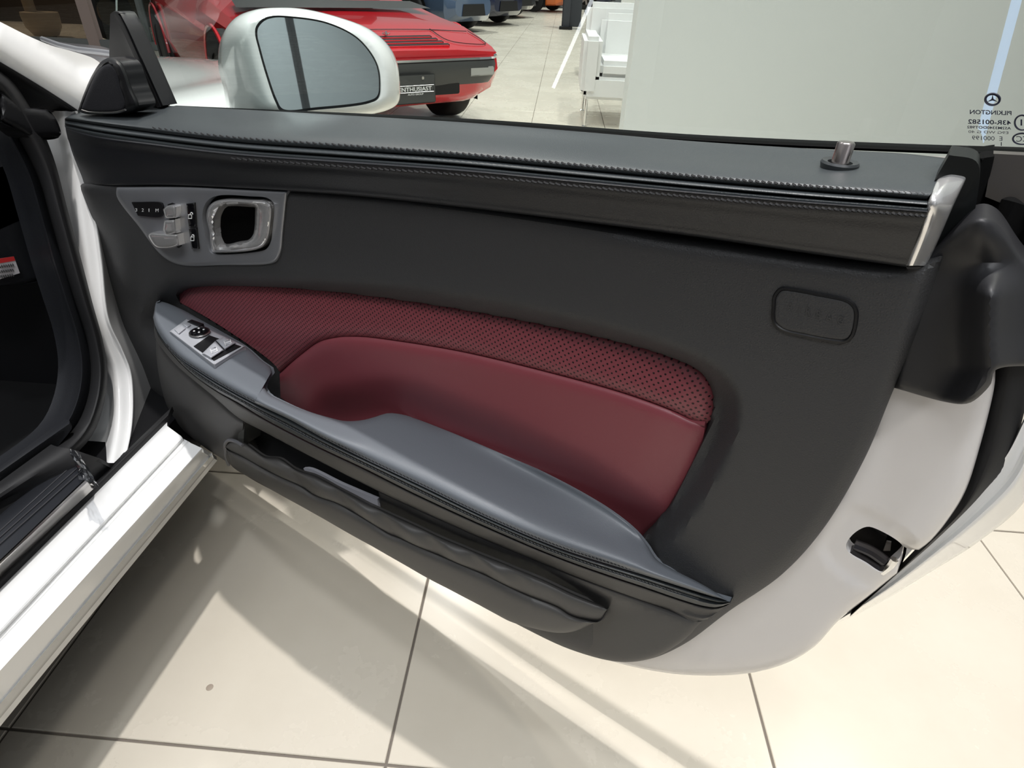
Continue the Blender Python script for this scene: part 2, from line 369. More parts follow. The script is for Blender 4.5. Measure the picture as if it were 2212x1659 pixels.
redp = poly(RED, 10); seamp = catmull(SEAM, 120); panelp = poly(PANEL, 12)
RIDGE = [(300, 700), (330, 640), (380, 606), (470, 594), (600, 596), (760, 606), (900, 622), (1100, 655), (1300, 700), (1450, 745), (1545, 790), (1592, 845), (1600, 900),
         (1580, 970), (1520, 1080), (1440, 1190), (1400, 1260), (1200, 1200), (900, 1040), (600, 900), (380, 800)]
ridgep = poly(RIDGE, 12)
def d_panel(x, y):
    e = sdist(x, y, panelp); r = sdist(x, y, ridgep); q = sdist(x, y, redp)
    d = .004+rnd(e, 40, .016)*sstep(1200, 1500, x)+rnd(e, 22, .012)*(1-sstep(1200, 1500, x))
    d = d-.022*np.clip(r/44, 0, 1)                          # slope down into the red inlay's recess
    d = d-.034*sstep(2, 20, q)
    d = d-.018*sstep(330, 215, x)*sstep(560, 700, y)    # the tip that folds back to the hinge pillar
    d = d+.012*np.exp(-((x-262)/30)**2)*sstep(450, 640, y)
    return d
# the painted shell of the door (thing > part; every trim piece of the door is its sub-part)
SHELL = [(215, 420, 1), (1000, 420), (2125, 480, 1), (2150, 800), (2148, 835), (2118, 960), (2085, 1062), (2050, 1120), (2010, 1168), (1985, 1188, 1), (1962, 1186), (1945, 1176), (1950, 1196), (1938, 1238, 1), (1880, 1285), (1812, 1340), (1758, 1398),
         (1700, 1432), (1620, 1454), (1500, 1459), (1400, 1447), (1300, 1422), (1180, 1378), (1000, 1270, 1), (500, 960, 1), (330, 760), (260, 600)]
shellp = poly(SHELL, 12)
LATCHH = [(1872, 1138), (1892, 1142), (1950, 1180), (1946, 1200), (1925, 1222), (1905, 1236), (1870, 1218), (1832, 1192), (1828, 1176), (1845, 1152)]
emb = poly([(1850, 1101), (1875, 1108), (1960, 1158), (2000, 1200), (1960, 1240), (1900, 1270), (1858, 1262), (1800, 1220), (1780, 1190), (1786, 1170), (1828, 1112)], 8)
def d_shell(x, y):
    e = sdist(x, y, shellp); k = sdist(x, y, emb)
    return -.018+rnd(e, 34, .012)-.0022*sstep(-8, 4, k)-.06*sstep(8, 40, sdist(x, y, panelp))
shell = field('car_door', SHELL, d_shell, M_WSHELL, car, step=13, bev=34, th=.014, holes=[LATCHH], label='white painted door shell, swung open')
def sub(*a, **k): return field(*a, parent=shell, **k)
sub('latch_recess', [(1822, 1128), (1880, 1130), (1955, 1165), (1950, 1215), (1915, 1250), (1870, 1235), (1820, 1205)], -.05, M_GLOSSB, th=.01)
V1 = []
for q in ([(1838, 1186), (1862, 1206), (1905, 1226), (1916, 1222)], [(1846, 1176), (1880, 1190), (1912, 1212)]):
    P = catmull(ar(*q), 14); V1.append(tubeverts(door(P[:, 0], P[:, 1], -.026), .0045, 8))
V1.append((door(ar(1838, 1852, 1876, 1860), ar(1172, 1150, 1142, 1172), -.034), [[0, 1, 2, 3]]))
V, F = join(V1[:2]); mk('door_latch', V, F, mat('worn_black_steel', (.05, .045, .045), .3, metal=.6), shell)
P = catmull(ar((1905, 1236), (1922, 1222), (1932, 1208)), 10); tube('latch_claw', door(P[:, 0], P[:, 1], -.024), .003, M_CHROME, shell)
sub('latch_bracket', [(1915, 1170, 1), (1925, 1172, 1), (1923, 1190, 1), (1908, 1190, 1)], -.043, M_SATIN, th=.002, step=8)
# outer skin and weather strip beyond the shell
OUT_O = ar((2330, 850), (2260, 980), (2212, 1085), (2120, 1166), (2010, 1236), (1900, 1302), (1790, 1356)); OUT_I = ar((2300, 760), (2225, 900), (2180, 990), (2120, 1066), (2020, 1166), (1925, 1252), (1800, 1345))
mid = lambda a, b, t: a*(1-t)+b*t
def rows(a, b, ts, ds): return [np.c_[mid(a, b, t), np.full(len(a), d)] for t, d in zip(ts, ds)]
loft('outer_skin', rows(OUT_I, OUT_O, (-.1, .25, .5, .7, 1), (-.045, -.055, -.052, -.07, -.10)), M_WHITE, shell, nu=50, nv=4, th=.004)
WI = ar((2152, 790), (2120, 962), (2066, 1105), (1990, 1186), (1940, 1236), (1838, 1328)); WO = ar((2232, 790), (2178, 990), (2120, 1068), (2020, 1168), (1925, 1252), (1836, 1332))
loft('weather_strip', rows(WI, WO, (-.1, .3, .6, 1.05), (-.045, -.034, -.036, -.05)), M_RUB, shell, nu=50, nv=4, th=.008)
sub('door_back_skin', [(190, 300, 1), (1000, 310), (2040, 352, 1), (2110, 480), (2100, 950), (1985, 1170), (1740, 1375), (1500, 1435), (1180, 1365), (500, 950, 1), (330, 750), (250, 590)], lambda x, y: -.115-.02*np.sin(np.clip((y-300)/1100, 0, 1)*math.pi), M_WHITE, step=40, th=.004, label='white outer door skin')
# big grey trim panel
HANDLEREC = [(478, 452), (545, 447), (552, 500), (540, 515), (490, 525), (470, 505)]
GAP0 = [(442, 500), (437, 470), (441, 445), (452, 430), (475, 422), (540, 424), (578, 428), (591, 440), (589, 490), (585, 522), (575, 538), (550, 545), (470, 550), (455, 546), (448, 530)]
sub('door_panel', PANEL, d_panel, M_PANEL, step=11, bev=26, th=.02, holes=[GAP0], label='charcoal grained lower trim panel', ostep=8)
# red inlay in two sewn pieces
ui = [tuple(p) for p in redp]
def side_of(x, y):      # + above the seam
    yy = np.interp(x, np.r_[300, seamp[:, 0], 1600], np.r_[980, seamp[:, 1], 925]); return yy-y
UP = [(376, 646, 1), (385, 628), (400, 617), (450, 609), (550, 610), (700, 620), (900, 646), (1100, 680), (1300, 722), (1440, 760), (1508, 790), (1536, 822), (1545, 862), (1540, 900), (1526, 915, 1)]+[tuple(p) for p in SEAM[::-1][1:-1]]+[(606, 806, 1), (590, 785), (470, 700)]
LO = [(604, 808, 1)]+[tuple(p) for p in SEAM[1:-1]]+[(1524, 916, 1), (1510, 985), (1470, 1060), (1420, 1135), (1385, 1178, 1), (1300, 1150), (1100, 1050), (900, 960), (735, 935, 1), (650, 890), (606, 858, 1)]
INL = ar((740, 909), (834, 893), (890, 902), (1060, 970), (1250, 1062), (1370, 1145), (1418, 1208)).reshape(-1, 2)
redopen = catmull(ar(*[p[:2] for p in RED[:18]]).reshape(-1, 2), 160)
def d_red(x, y):
    e = pdist(x, y, redopen, False); s = pdist(x, y, seamp, False)
    return -.016-.016*(1-sstep(0, 90, pdist(x, y, INL, False)))+rnd(e, 46, .010)+rnd(s, 26, .006)+.006*sstep(0, 120, e)
def leather(name, col, perf):
    m = mat(name, col, .42, spec=.5); n = m.node_tree.nodes; L = m.node_tree.links; b = n['Principled BSDF']
    tc = n.new('ShaderNodeTexCoord'); no = n.new('ShaderNodeTexNoise'); no.inputs['Scale'].default_value = 900; no.inputs['Detail'].default_value = 2
    L.new(tc.outputs['UV'], no.inputs['Vector'])
    bp = n.new('ShaderNodeBump'); bp.inputs['Strength'].default_value = .35; bp.inputs['Distance'].default_value = .0003
    L.new(no.outputs[0], bp.inputs['Height']); L.new(bp.outputs[0], b.inputs['Normal'])
    if perf:
        mp = n.new('ShaderNodeMapping'); mp.inputs['Scale'].default_value = (1/.0046, 1/.0046, 1); mp.inputs['Rotation'].default_value = (0, 0, math.radians(45+4))
        L.new(tc.outputs['UV'], mp.inputs['Vector']); fr = n.new('ShaderNodeVectorMath'); fr.operation = 'FRACTION'; L.new(mp.outputs[0], fr.inputs[0])
        ds = n.new('ShaderNodeVectorMath'); ds.operation = 'DISTANCE'; ds.inputs[1].default_value = (.5, .5, 0)
        sx = n.new('ShaderNodeVectorMath'); sx.operation = 'MULTIPLY'; sx.inputs[1].default_value = (1, 1, 0); L.new(fr.outputs[0], sx.inputs[0]); L.new(sx.outputs[0], ds.inputs[0])
        lt = n.new('ShaderNodeMapRange'); lt.inputs[1].default_value = .15; lt.inputs[2].default_value = .24; L.new(ds.outputs['Value'], lt.inputs[0])
        mx = n.new('ShaderNodeMix'); mx.data_type = 'RGBA'; mx.inputs[6].default_value = (.012, .002, .004, 1); mx.inputs[7].default_value = (*col, 1)
        L.new(lt.outputs[0], mx.inputs[0]); L.new(mx.outputs[2], b.inputs['Base Color'])
        b2 = n.new('ShaderNodeBump'); b2.inputs['Strength'].default_value = .8; b2.inputs['Distance'].default_value = .0008
        L.new(lt.outputs[0], b2.inputs['Height']); L.new(bp.outputs[0], b2.inputs['Normal']); L.new(b2.outputs[0], b.inputs['Normal'])
    return m
M_REDP = leather('perforated_oxblood_leather', (.225, .052, .064), True); M_REDL = leather('oxblood_leather', (.215, .048, .060), False)
sub('perforated_inlay', UP, d_red, M_REDP, step=11, bev=22, th=.012, ostep=7, label='dark red perforated leather')
sub('padded_inlay', LO, d_red, M_REDL, step=12, bev=22, th=.012, ostep=7, label='dark red smooth leather')
P = seamp; dd = door(P[:, 0], P[:, 1]+1, -.0205*np.ones(len(P))); tube('piping', dd, .0024, M_REDL, shell, label='dark red piping')
# hollow behind the grab handle
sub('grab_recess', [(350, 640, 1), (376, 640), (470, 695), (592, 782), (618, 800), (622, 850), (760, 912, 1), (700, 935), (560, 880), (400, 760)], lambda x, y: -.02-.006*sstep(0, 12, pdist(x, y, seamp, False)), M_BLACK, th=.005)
# ---- upper trim roll ---------------------------------------------------------------------------------------
BACK = ar((165, 240, -.050), (225, 236, -.052), (345, 229, -.055), (500, 236, -.055), (750, 250, -.055), (1000, 265, -.055), (1250, 285, -.055), (1500, 306, -.055), (1750, 322, -.054), (1950, 333, -.052), (2066, 346, -.050))
FR1 = ar((140, 256, -.01), (200, 266, .006), (330, 284, .014), (500, 304, .02), (750, 322, .022), (1000, 340, .022), (1250, 364, .022), (1500, 388, .022), (1750, 410, .022), (1900, 421, .022), (2003, 429, .022))
FR2 = FR1+ar(0, 16, .003); FR2[0] = (140, 268, -.008); FR2[1] = (200, 281, .010)
FR3 = FR1+ar(0, 28, .0045); FR3[0] = (142, 277, -.008)
BOT = ar((165, 403, -.012), (230, 401, 0), (345, 399, .004), (500, 405, .006), (750, 420, .007), (1000, 446, .007), (1250, 476, .007), (1500, 508, .007), (1750, 545, .007), (1900, 566, .007), (1958, 575, .006))
T_ = lambda a, b, t, o: a*(1-t)+b*t+np.array(o)
loft('upper_trim', [BACK+ar(0, 5, -.012), BACK, T_(BACK, FR1, .3, (0, 0, .004)), T_(BACK, FR1, .62, (0, 0, .012)), T_(BACK, FR1, .86, (0, 0, .010)), FR1, FR1+ar(0, 3, -.004)], M_TRIM, shell, nu=110, nv=5, th=.01, label='dark grey leather upper roll')
loft('upper_piping', [FR1+ar(0, 2, -.004), FR1+ar(0, 8, .0025), FR2+ar(0, -2, .001), FR2+ar(0, 1, -.004), FR2+ar(0, 5, .001), FR3], M_TRIM, shell, nu=110, nv=4, th=.008, label='twin leather beads')
mid2 = T_(FR3, BOT, .45, (0, 0, .001))
loft('belt_trim', [FR3+ar(0, -2, 0), FR3+ar(0, 3, .0015), T_(FR3, BOT, .2, (0, 0, -.001)), mid2, T_(FR3, BOT, .8, (0, 0, .001)), T_(FR3, BOT, .93, (0, 0, .002)), BOT, BOT+ar(0, 4, -.016)], M_BLKLEA, shell, nu=110, nv=4, th=.008, label='black leather strip under the upper roll')
def stitches(name, line, n, r=.0009, ln=.5, m=M_THREAD, a=1.5, par=None):
    P = catmull(line, n*2+1); parts = []
    for i in range(n):
        p, q = P[2*i], P[2*i]*(1-ln)+P[2*i+2]*ln if 2*i+2 < len(P) else P[2*i+1]
        W = door(ar(p[0], (p[0]+q[0])/2, q[0]), ar(p[1]-a, (p[1]+q[1])/2, q[1]+a*.3), ar(p[2], (p[2]+q[2])/2+r*.8, q[2])); parts.append(tubeverts(W, r, 5))
    V, F = join(parts); return mk(name, V, F, m, par or shell, kind='stuff')
stitches('stitching', T_(FR1, FR1, 0, (0, -7, -.0002))[2:], 125, ln=.75, a=2.2); stitches('stitching', (FR3+ar(0, 11, .0018))[3:], 118, ln=.75, a=2.2)
# rear end cap of the roll, chrome strip
sub('end_cap', [(2050, 335, 1), (2104, 345), (2115, 360), (2102, 470), (2072, 540), (1995, 585, 1), (1962, 580, 1), (2000, 430)], lambda x, y: -.006-.00022*np.clip(x-(2075-(y-345)*.45), -60, 60), mat('satin_black', (.008, .009, .009), .35, spec=.2), th=.03, step=12)
CL = ar((2062, 343, -.046), (2035, 372, -.012), (2010, 425, .024), (1988, 490, .017), (1970, 540, .012), (1957, 574, .008)); CR = ar((2097, 348, -.048), (2090, 372, -.020), (2058, 440, .010), (2030, 505, .006), (2012, 545, .003), (1998, 574, 0))
loft('chrome_strip', [CL+ar(-1, 0, -.012), CL, T_(CL, CR, .3, (0, 0, .006)), T_(CL, CR, .6, (0, 0, .005)), CR, CR+ar(3, 1, -.008)], M_CHROMEK, shell, nu=50, nv=4, th=.006, label='polished chrome end strip')
sub('chrome_strip_foot', [(1957, 576, 1), (1992, 576, 1), (1982, 582, 1), (1960, 582, 1)], .004, M_CHROME, th=.01, step=6)
# lock pin with its bezel
pb = lambda x, y: door(ar(x), ar(y), ar(-.018))[0]
B0 = pb(1813, 356); Tt = pb(1826, 306); hgt = Tt[2]-B0[2]
lathe('pin_bezel', [(.0102, -.004), (.0112, 0), (.0104, .0014), (.0072, .0006), (.0066, -.006)], B0+np.array([0, 0, .001]), mat('bezel_plastic', (.03, .034, .036), .4), shell, n=40)
lathe('lock_pin', [(.0051, -.01), (.0051, hgt-.001), (.0044, hgt), (.002, hgt+.0004)], B0, mat('brushed_steel', (.55, .5, .48), .25, metal=1), shell, n=36)
# ---- control plate, seat controls, inner handle ------------------------------------------------------------
PLATE = [(252, 405, 1), (400, 404), (500, 408), (621, 413, 1), (612, 500), (607, 545), (596, 565), (575, 571), (480, 573), (400, 574), (370, 566), (345, 548), (300, 490), (252, 424)]
platep = poly(PLATE, 6)
GAP = [(442, 500), (437, 470), (441, 445), (452, 430), (475, 422), (540, 424), (578, 428), (591, 440), (589, 490), (585, 522), (575, 538), (550, 545), (470, 550), (455, 546), (448, 530)]
sub('control_plate', PLATE, lambda x, y: .008+rnd(pdist(x, y, platep), 10, .004), M_SILVERP, step=8, bev=8, th=.008, holes=[GAP], ostep=5, label='satin silver-grey control plate')
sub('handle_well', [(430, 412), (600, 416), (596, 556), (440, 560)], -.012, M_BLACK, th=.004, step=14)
HO = [(452, 500), (446, 470), (450, 448), (462, 436), (484, 430), (540, 431), (572, 433), (586, 442), (585, 490), (580, 516), (570, 532), (548, 541), (475, 546), (460, 544), (455, 528)]
HI = [(467, 500), (466, 475), (470, 460), (482, 448), (500, 445), (551, 448, 1), (550, 490), (546, 508), (535, 519), (510, 524), (476, 530), (470, 522)]
hop = poly(HO, 5); hip = poly(HI, 5)
def d_hand(x, y):
    a = pdist(x, y, hop); b = pdist(x, y, hip); t = a/(a+b+1e-6)
    return .014+rnd(a, 10, .008)-.0016*np.abs(t-.45)*4*(t > .45)-rnd(b, 6, -.009)*0+rnd(b, 9, .008)
sub('door_handle', HO, d_hand, M_CHROMEK, step=5, bev=6, th=.008, holes=[HI], ostep=4, label='chrome inner door handle ring')
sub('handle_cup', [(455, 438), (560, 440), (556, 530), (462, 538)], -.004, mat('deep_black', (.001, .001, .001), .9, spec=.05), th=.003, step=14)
sub('memory_buttons', [(284, 437, 1), (346, 438), (350, 442), (350, 466), (346, 469), (298, 466, 1)], .0105, M_BLACK, th=.004, step=8)
T = []
for s, x in (('3', 292), ('2', 306), ('1', 321), ('M', 336)):
    T.append(textgeo(s, (x, 457+(.2*(x-292))/10), (x+{'1': 1.6, 'M': 6.5}.get(s, 4.5), 457+(.2*(x-288))/10), 7, .0112))
V, F = join(T); mk('button_print', V, F, M_TEXTW, shell, smooth=False)
# seat shaped switch: headrest, backrest, cushion
def pill(name, pts, d, m, h=.006, b=5, **k):
    pp = poly(pts, 4); return sub(name, pts, lambda x, y: d+rnd(pdist(x, y, pp), b, h), m, step=5, bev=b, th=h+.004, ostep=3.5, **k)
sub('switch_slot', [(362, 442), (372, 438), (381, 442), (385, 500), (392, 532), (386, 536), (372, 520), (364, 460)], .0085, M_BLACK, th=.003, step=8)
pill('seat_switch_headrest', [(352, 452, 1), (360, 445), (377, 444), (380, 450), (379, 470), (372, 472), (356, 472, 1)], .02, M_CHROMEK)
pill('seat_switch_backrest', [(354, 476, 1), (378, 474, 1), (381, 504, 1), (360, 510, 1), (352, 500)], .021, M_CHROMEK, b=6)
pill('seat_switch_cushion', [(318, 508, 1), (325, 503), (350, 504), (384, 506, 1), (387, 530, 1), (370, 536), (338, 536), (326, 524)], .022, M_CHROMEK, b=7)
pill('lock_button', [(402, 440, 1), (420, 438, 1), (423, 490, 1), (407, 492, 1)], .012, M_GLOSSB, h=.002, b=3)
pill('lock_button', [(407, 494, 1), (424, 492, 1), (429, 538, 1), (414, 538, 1)], .012, M_GLOSSB, h=.002, b=3)
T = []
for x, y, k in ((409, 468, 1), (414, 516, 0)):
    for q in ([(x-2, y-4), (x+5, y-4), (x+5, y+4), (x-2, y+4)],): T.append(tubeverts(door(*np.array(q, float).T, .0125*np.ones(4)), .0006, 4, cl=True))
    t = np.linspace(0, math.pi, 7); T.append(tubeverts(door(x+2.5+2.6*np.cos(t)+k*2, y-5-4*np.sin(t), .0125*np.ones(7)), .0006, 4))
for q_ in (T[:2], T[2:]): V, F = join(q_); mk('padlock_print', V, F, M_TEXTW, shell, kind='stuff')
# ---- airbag cover ------------------------------------------------------------------------------------------
AB = [(1672, 658), (1674, 640), (1688, 624), (1710, 625), (1760, 634), (1835, 652), (1848, 668), (1849, 690), (1840, 725), (1826, 737), (1800, 736), (1740, 725), (1690, 712), (1672, 695)]
abp = poly(AB, 5)
mk_groove = tube('airbag_groove', door(abp[:, 0], abp[:, 1], .0042*np.ones(len(abp))), .0014, M_BLACK, shell, n=6, cl=True)
AB2 = [((x-1760)*.975+1760, (y-680)*.955+680) for x, y in AB]; ab2 = poly(AB2, 5)
sub('airbag_cover', AB2, lambda x, y: .0052+rnd(pdist(x, y, ab2), 5, .0015), M_PANEL, step=10, bev=5, th=.003)
V, F = textgeo('A  I  R  B  A  G', (1699, 669), (1820, 702), 17, .0052, th=.0007, hv=(.12, -1)); mk('airbag_lettering', V, F, mat('embossed_grey', (.05, .05, .05), .35), shell, smooth=False)
# ---- armrest ------------------------------------------------------------------------------------------------
IN = ar((338, 652), (352, 652), (384, 664), (420, 684), (480, 718), (530, 748), (566, 780), (584, 792), (587, 802), (575, 818), (570, 834), (580, 850), (606, 864), (650, 884), (700, 900), (740, 909), (780, 908), (812, 900), (834, 893), (855, 893), (890, 902), (960, 928), (1060, 970), (1150, 1010), (1250, 1062), (1320, 1105), (1370, 1145), (1398, 1178), (1418, 1208), (1450, 1228), (1520, 1264), (1576, 1299))
SE = ar((336, 656), (332, 668), (331, 690), (341, 717), (381, 768), (436, 806), (490, 839), (544, 868), (625, 906), (693, 944), (780, 988), (911, 1050), (1053, 1119), (1205, 1183), (1409, 1248), (1527, 1285), (1577, 1300))
GR = ar((334, 664), (332, 690), (336, 712), (354, 741), (408, 801), (463, 841), (517, 871), (571, 904), (680, 961), (788, 1012), (900, 1068), (1070, 1146), (1205, 1203), (1375, 1262), (1544, 1312), (1579, 1302))
LL = ar((333, 690), (333, 712), (336, 730), (350, 750), (381, 786), (463, 855), (517, 901), (571, 930), (640, 967), (813, 1056), (911, 1102), (1050, 1164), (1260, 1250), (1375, 1293), (1510, 1339), (1530, 1336))
N_ = 120
def zrow(line, z, dz=0):      # a row that lies at height z: returns (px,py,d) on the door
    P = catmull(line, N_); W = lvl(P[:, 0], P[:, 1], z*np.ones(N_)) if np.isscalar(z) else lvl(P[:, 0], P[:, 1], z)
    return np.c_[P, -(W-A0)@DN]
uin = (door(*catmull(IN, N_).T, np.zeros(N_))-A0)@DU
def reparam(line):            # sample a line where its u matches the inner edge, so rows run straight across
    P = catmull(line, 900); t = np.linspace(0, 1, 900); u = (door(P[:, 0], P[:, 1], .04*np.ones(900))-A0)@DU; u = np.maximum.accumulate(u)
    tgt = np.linspace(0, 1, N_); k = np.interp(tgt, np.linspace(0, 1, N_), tgt); return P, u
Pi = catmull(IN, N_); zi = np.interp(np.linspace(0, 1, N_), [0, .1, .5, .9, 1], [.555, .549, .545, .545, .532])
# match by pixel direction perpendicular to the armrest: same arc fraction along x
def match(line):
    P = catmull(line, 1500); x0, x1 = P[:, 0].min(), P[:, 0].max(); key = (P[:, 0]*.86+P[:, 1]*.5); key = np.maximum.accumulate(key)
    ki = Pi[:, 0]*.86+Pi[:, 1]*.5; ki = np.maximum.accumulate(ki+np.linspace(0, .01, N_)); a = (ki-ki[0])/(ki[-1]-ki[0]); kk = key[0]+a*(key[-1]-key[0])
    return np.c_[np.interp(kk, key+np.linspace(0, 1e-3, 1500), P[:, 0]), np.interp(kk, key+np.linspace(0, 1e-3, 1500), P[:, 1])]
Ps, Pg, Pl = match(SE), match(GR), match(LL)
def zd(P, z): W = lvl(P[:, 0], P[:, 1], z); return np.c_[P, -(W-A0)@DN]
di = zd(Pi, zi); dfl = lambda P_: np.interp(P_[:, 0], (330, 560, 860, 1150, 1450, 1578), (-.02, -.02, -.02, -.012, .008, .011)); di[:, 2] = np.maximum(di[:, 2], dfl(di)-.004); ds_ = zd(Ps, zi-.008); ds_[:, 2] = np.maximum(ds_[:, 2], dfl(ds_)); dmax = np.maximum(ds_[:, 2], di[:, 2]+.004)
r_in0 = np.c_[Pi+ar(-2, 5), di[:, 2]-.006]
def between(t, rise):
    P = Pi*(1-t)+Ps*t; q = zd(P, zi+rise); q[:, 2] = np.maximum(q[:, 2], dfl(P)-.002); return q
RA = [np.c_[di[:, :2], di[:, 2]-.002], between(.12, .0035), between(.4, .005), between(.7, .005), between(.88, .001), np.c_[Ps, ds_[:, 2]]]
def loftm(name, rows_, m, nv=4, th=.004, **k):
    A = np.array(rows_); return loft(name, list(A), m, shell, nu=N_, nv=nv, th=th, **k)
def loftraw(name, rows_, m, nv=4, th=.004, par=None, **k):
    global catmull
    c0 = catmull; catmull = lambda P, n: np.asarray(P, float)
    try: return loft(name, rows_, m, par or shell, nu=N_, nv=nv, th=th, **k)
    finally: catmull = c0
loftraw('armrest', [np.c_[Pi+ar(-1, 6), di[:, 2]-.004]]+RA, M_ARM, nv=5, th=.006, label='grey leather armrest with grab handle')
dsS = ds_[:, 2]
loftraw('armrest_bead', [np.c_[Ps, dsS-.003], np.c_[Ps*.7+Pg*.3, dsS+.002], np.c_[Ps*.5+Pg*.5, dsS-.002], np.c_[Ps*.3+Pg*.7, dsS+.0015], np.c_[Pg, dsS-.002]], M_TRIM, nv=4, th=.008, label='dark leather bead along the armrest')
loftraw('armrest_skirt', [np.c_[Pg+ar(0, 1), dsS-.007], np.c_[Pg*.8+Pl*.2, dsS-.003], np.c_[Pg*.4+Pl*.6, dsS-.006], np.c_[Pl, np.maximum(dsS-.012, dfl(Pl)-.005)], np.c_[Pl+ar(0, 3), dsS-.03]], M_PLAST, nv=4, th=.004)
kk = slice(6, 112)
stitches('stitching', np.c_[Ps, dsS][kk][::3]+ar(-3, -5, .0015), 150, r=.0006, ln=.7, a=1)
stitches('stitching', np.c_[Ps*.45+Pg*.55, dsS][kk][::3]+ar(0, 0, .0008), 150, r=.0005, ln=.7, a=.8, m=mat('grey_thread', (.09, .09, .09), .6))
# switch plate on the armrest, lying in the armrest's plane
ZS = .5505
def zf(x, y): return np.interp(x, (340, 600), (.5585, .552))
SWP = [(366, 716, 1), (403, 689, 1), (530, 748, 1), (463, 790, 1)]; swp = poly(SWP, 4)
field('switch_plate', SWP, lambda x, y: zf(x, y)+.0055+rnd(pdist(x, y, swp), 4, .003), M_SWITCH, shell, proj=lvl, step=6, bev=4, th=.008, ostep=4, label='silver window and mirror switch plate')
def zpill(name, pts, h, m, b=3, rise=.0, **k):
    pp = poly(pts, 3); return field(name, pts, lambda x, y: zf(x, y)+.0062+h+rise+rnd(pdist(x, y, pp), b, h), m, shell, proj=lvl, step=4, bev=b, th=h+.003, ostep=3, **k)
zpill('window_switch_well', [(418, 748, 1), (452, 724, 1), (521, 748, 1), (462, 779, 1)], .0003, M_BLACK, b=1)
zpill('window_switch', [(436, 764, 1), (465, 736, 1), (484, 757, 1), (456, 775, 1)], .0045, M_SWITCH, b=5)
zpill('window_switch', [(466, 735, 1), (485, 727, 1), (510, 741, 1), (486, 756, 1)], .0045, M_SWITCH, b=5)
zpill('mirror_select_button', [(376, 712, 1), (392, 702, 1), (402, 709, 1), (386, 722, 1)], .002, M_SWITCH)
zpill('mirror_select_button', [(394, 701, 1), (402, 696, 1), (413, 702, 1), (404, 708, 1)], .002, M_SWITCH)
zpill('mirror_fold_button', [(404, 695, 1), (414, 690, 1), (440, 699, 1), (430, 706, 1)], .002, M_BLACK)
c = lvl(ar(431), ar(718), ar(.5645))[0]
lathe('mirror_joystick', [(.0125, -.002), (.0125, .001), (.0115, .003), (.0095, .0034), (.0085, .0022), (.003, .0016)], c, M_GLOSSB, shell, n=30)
tube('joystick_ring', c+np.array([[.0132*math.cos(t), .0132*math.sin(t), .0005] for t in np.linspace(0, 2*math.pi, 30, endpoint=False)]), .0011, M_SATIN, shell, n=6, cl=True)
T = []
for a in range(4):
    t = a*math.pi/2+.5; p = c+np.array([.0062*math.cos(t), .0062*math.sin(t), .0034]); T.append(boxv(p, (.0022, .0022, .0008)))
for x, y in ((461, 757), (491, 740)):
    q = lvl(ar(x-7, x+6, x+9, x-3), ar(y-3, y-7, y+1, y+6), zf(x, y)*np.ones(4)+.0112); T.append(tubeverts(q, .0006, 4, cl=True))
    q = lvl(ar(x-5, x+7), ar(y+1, y-3), zf(x, y)*np.ones(2)+.0112); T.append(tubeverts(q, .0005, 4))
for q_ in (T[:4], T[4:6], T[6:]): V, F = join(q_); mk('switch_print', V, F, M_TEXTW, shell, kind='stuff')
# ---- lower panel under the armrest, map pocket -------------------------------------------------------------
LOW = [(336, 728, 1), (350, 748), (381, 784), (463, 853), (517, 899), (640, 965), (813, 1054), (911, 1100), (1050, 1162), (1260, 1248), (1375, 1291), (1510, 1337), (1532, 1332, 1), (1470, 1388), (1409, 1421), (1341, 1430), (1235, 1404), (1110, 1345), (922, 1247), (760, 1155), (613, 1072), (499, 1003, 1),
       (440, 965), (392, 925), (362, 880), (345, 820), (338, 770)]
lowp = poly(LOW, 10)
HOLE = [(525, 908, 1), (640, 970), (722, 1012), (817, 1058, 1), (820, 1075), (818, 1103, 1), (721, 1056), (640, 1018), (572, 990), (524, 962, 1)]
PT = ar((488, 965), (492, 953), (505, 950), (530, 957), (572, 985), (605, 990), (640, 1013), (680, 1026), (721, 1048), (760, 1068), (800, 1090), (816, 1097), (860, 1117), (911, 1141), (970, 1168), (1050, 1201), (1120, 1230), (1171, 1251), (1240, 1283), (1300, 1308), (1312, 1316))
def topy(x): return np.interp(x, PT[2:, 0], PT[2:, 1])
def d_low(x, y):
    t = np.clip((y-np.interp(x, LL[:, 0], LL[:, 1]))/np.maximum(topy(x)-np.interp(x, LL[:, 0], LL[:, 1])+4, 10), 0, 1)
    base = np.interp(x, (340, 420, 600, 1000, 1300, 1500), (.018, .036, .042, .04, .022, .004))
    tr = .030*sstep(.15, 1, t)*sstep(500, 560, x)*sstep(1400, 1200, x)
    return base-tr+rnd(sdist(x, y, lowp), 14, .008)
sub('lower_panel', LOW, d_low, M_PLAST, step=11, bev=12, th=.02, holes=[HOLE], ostep=8)
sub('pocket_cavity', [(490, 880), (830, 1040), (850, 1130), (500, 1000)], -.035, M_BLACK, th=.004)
sub('pocket_side', [(512, 900, 1), (528, 909, 1), (526, 962, 1), (514, 958, 1)], .036, mat('pocket_side_grey', (.06, .06, .055), .6), th=.05, step=8)
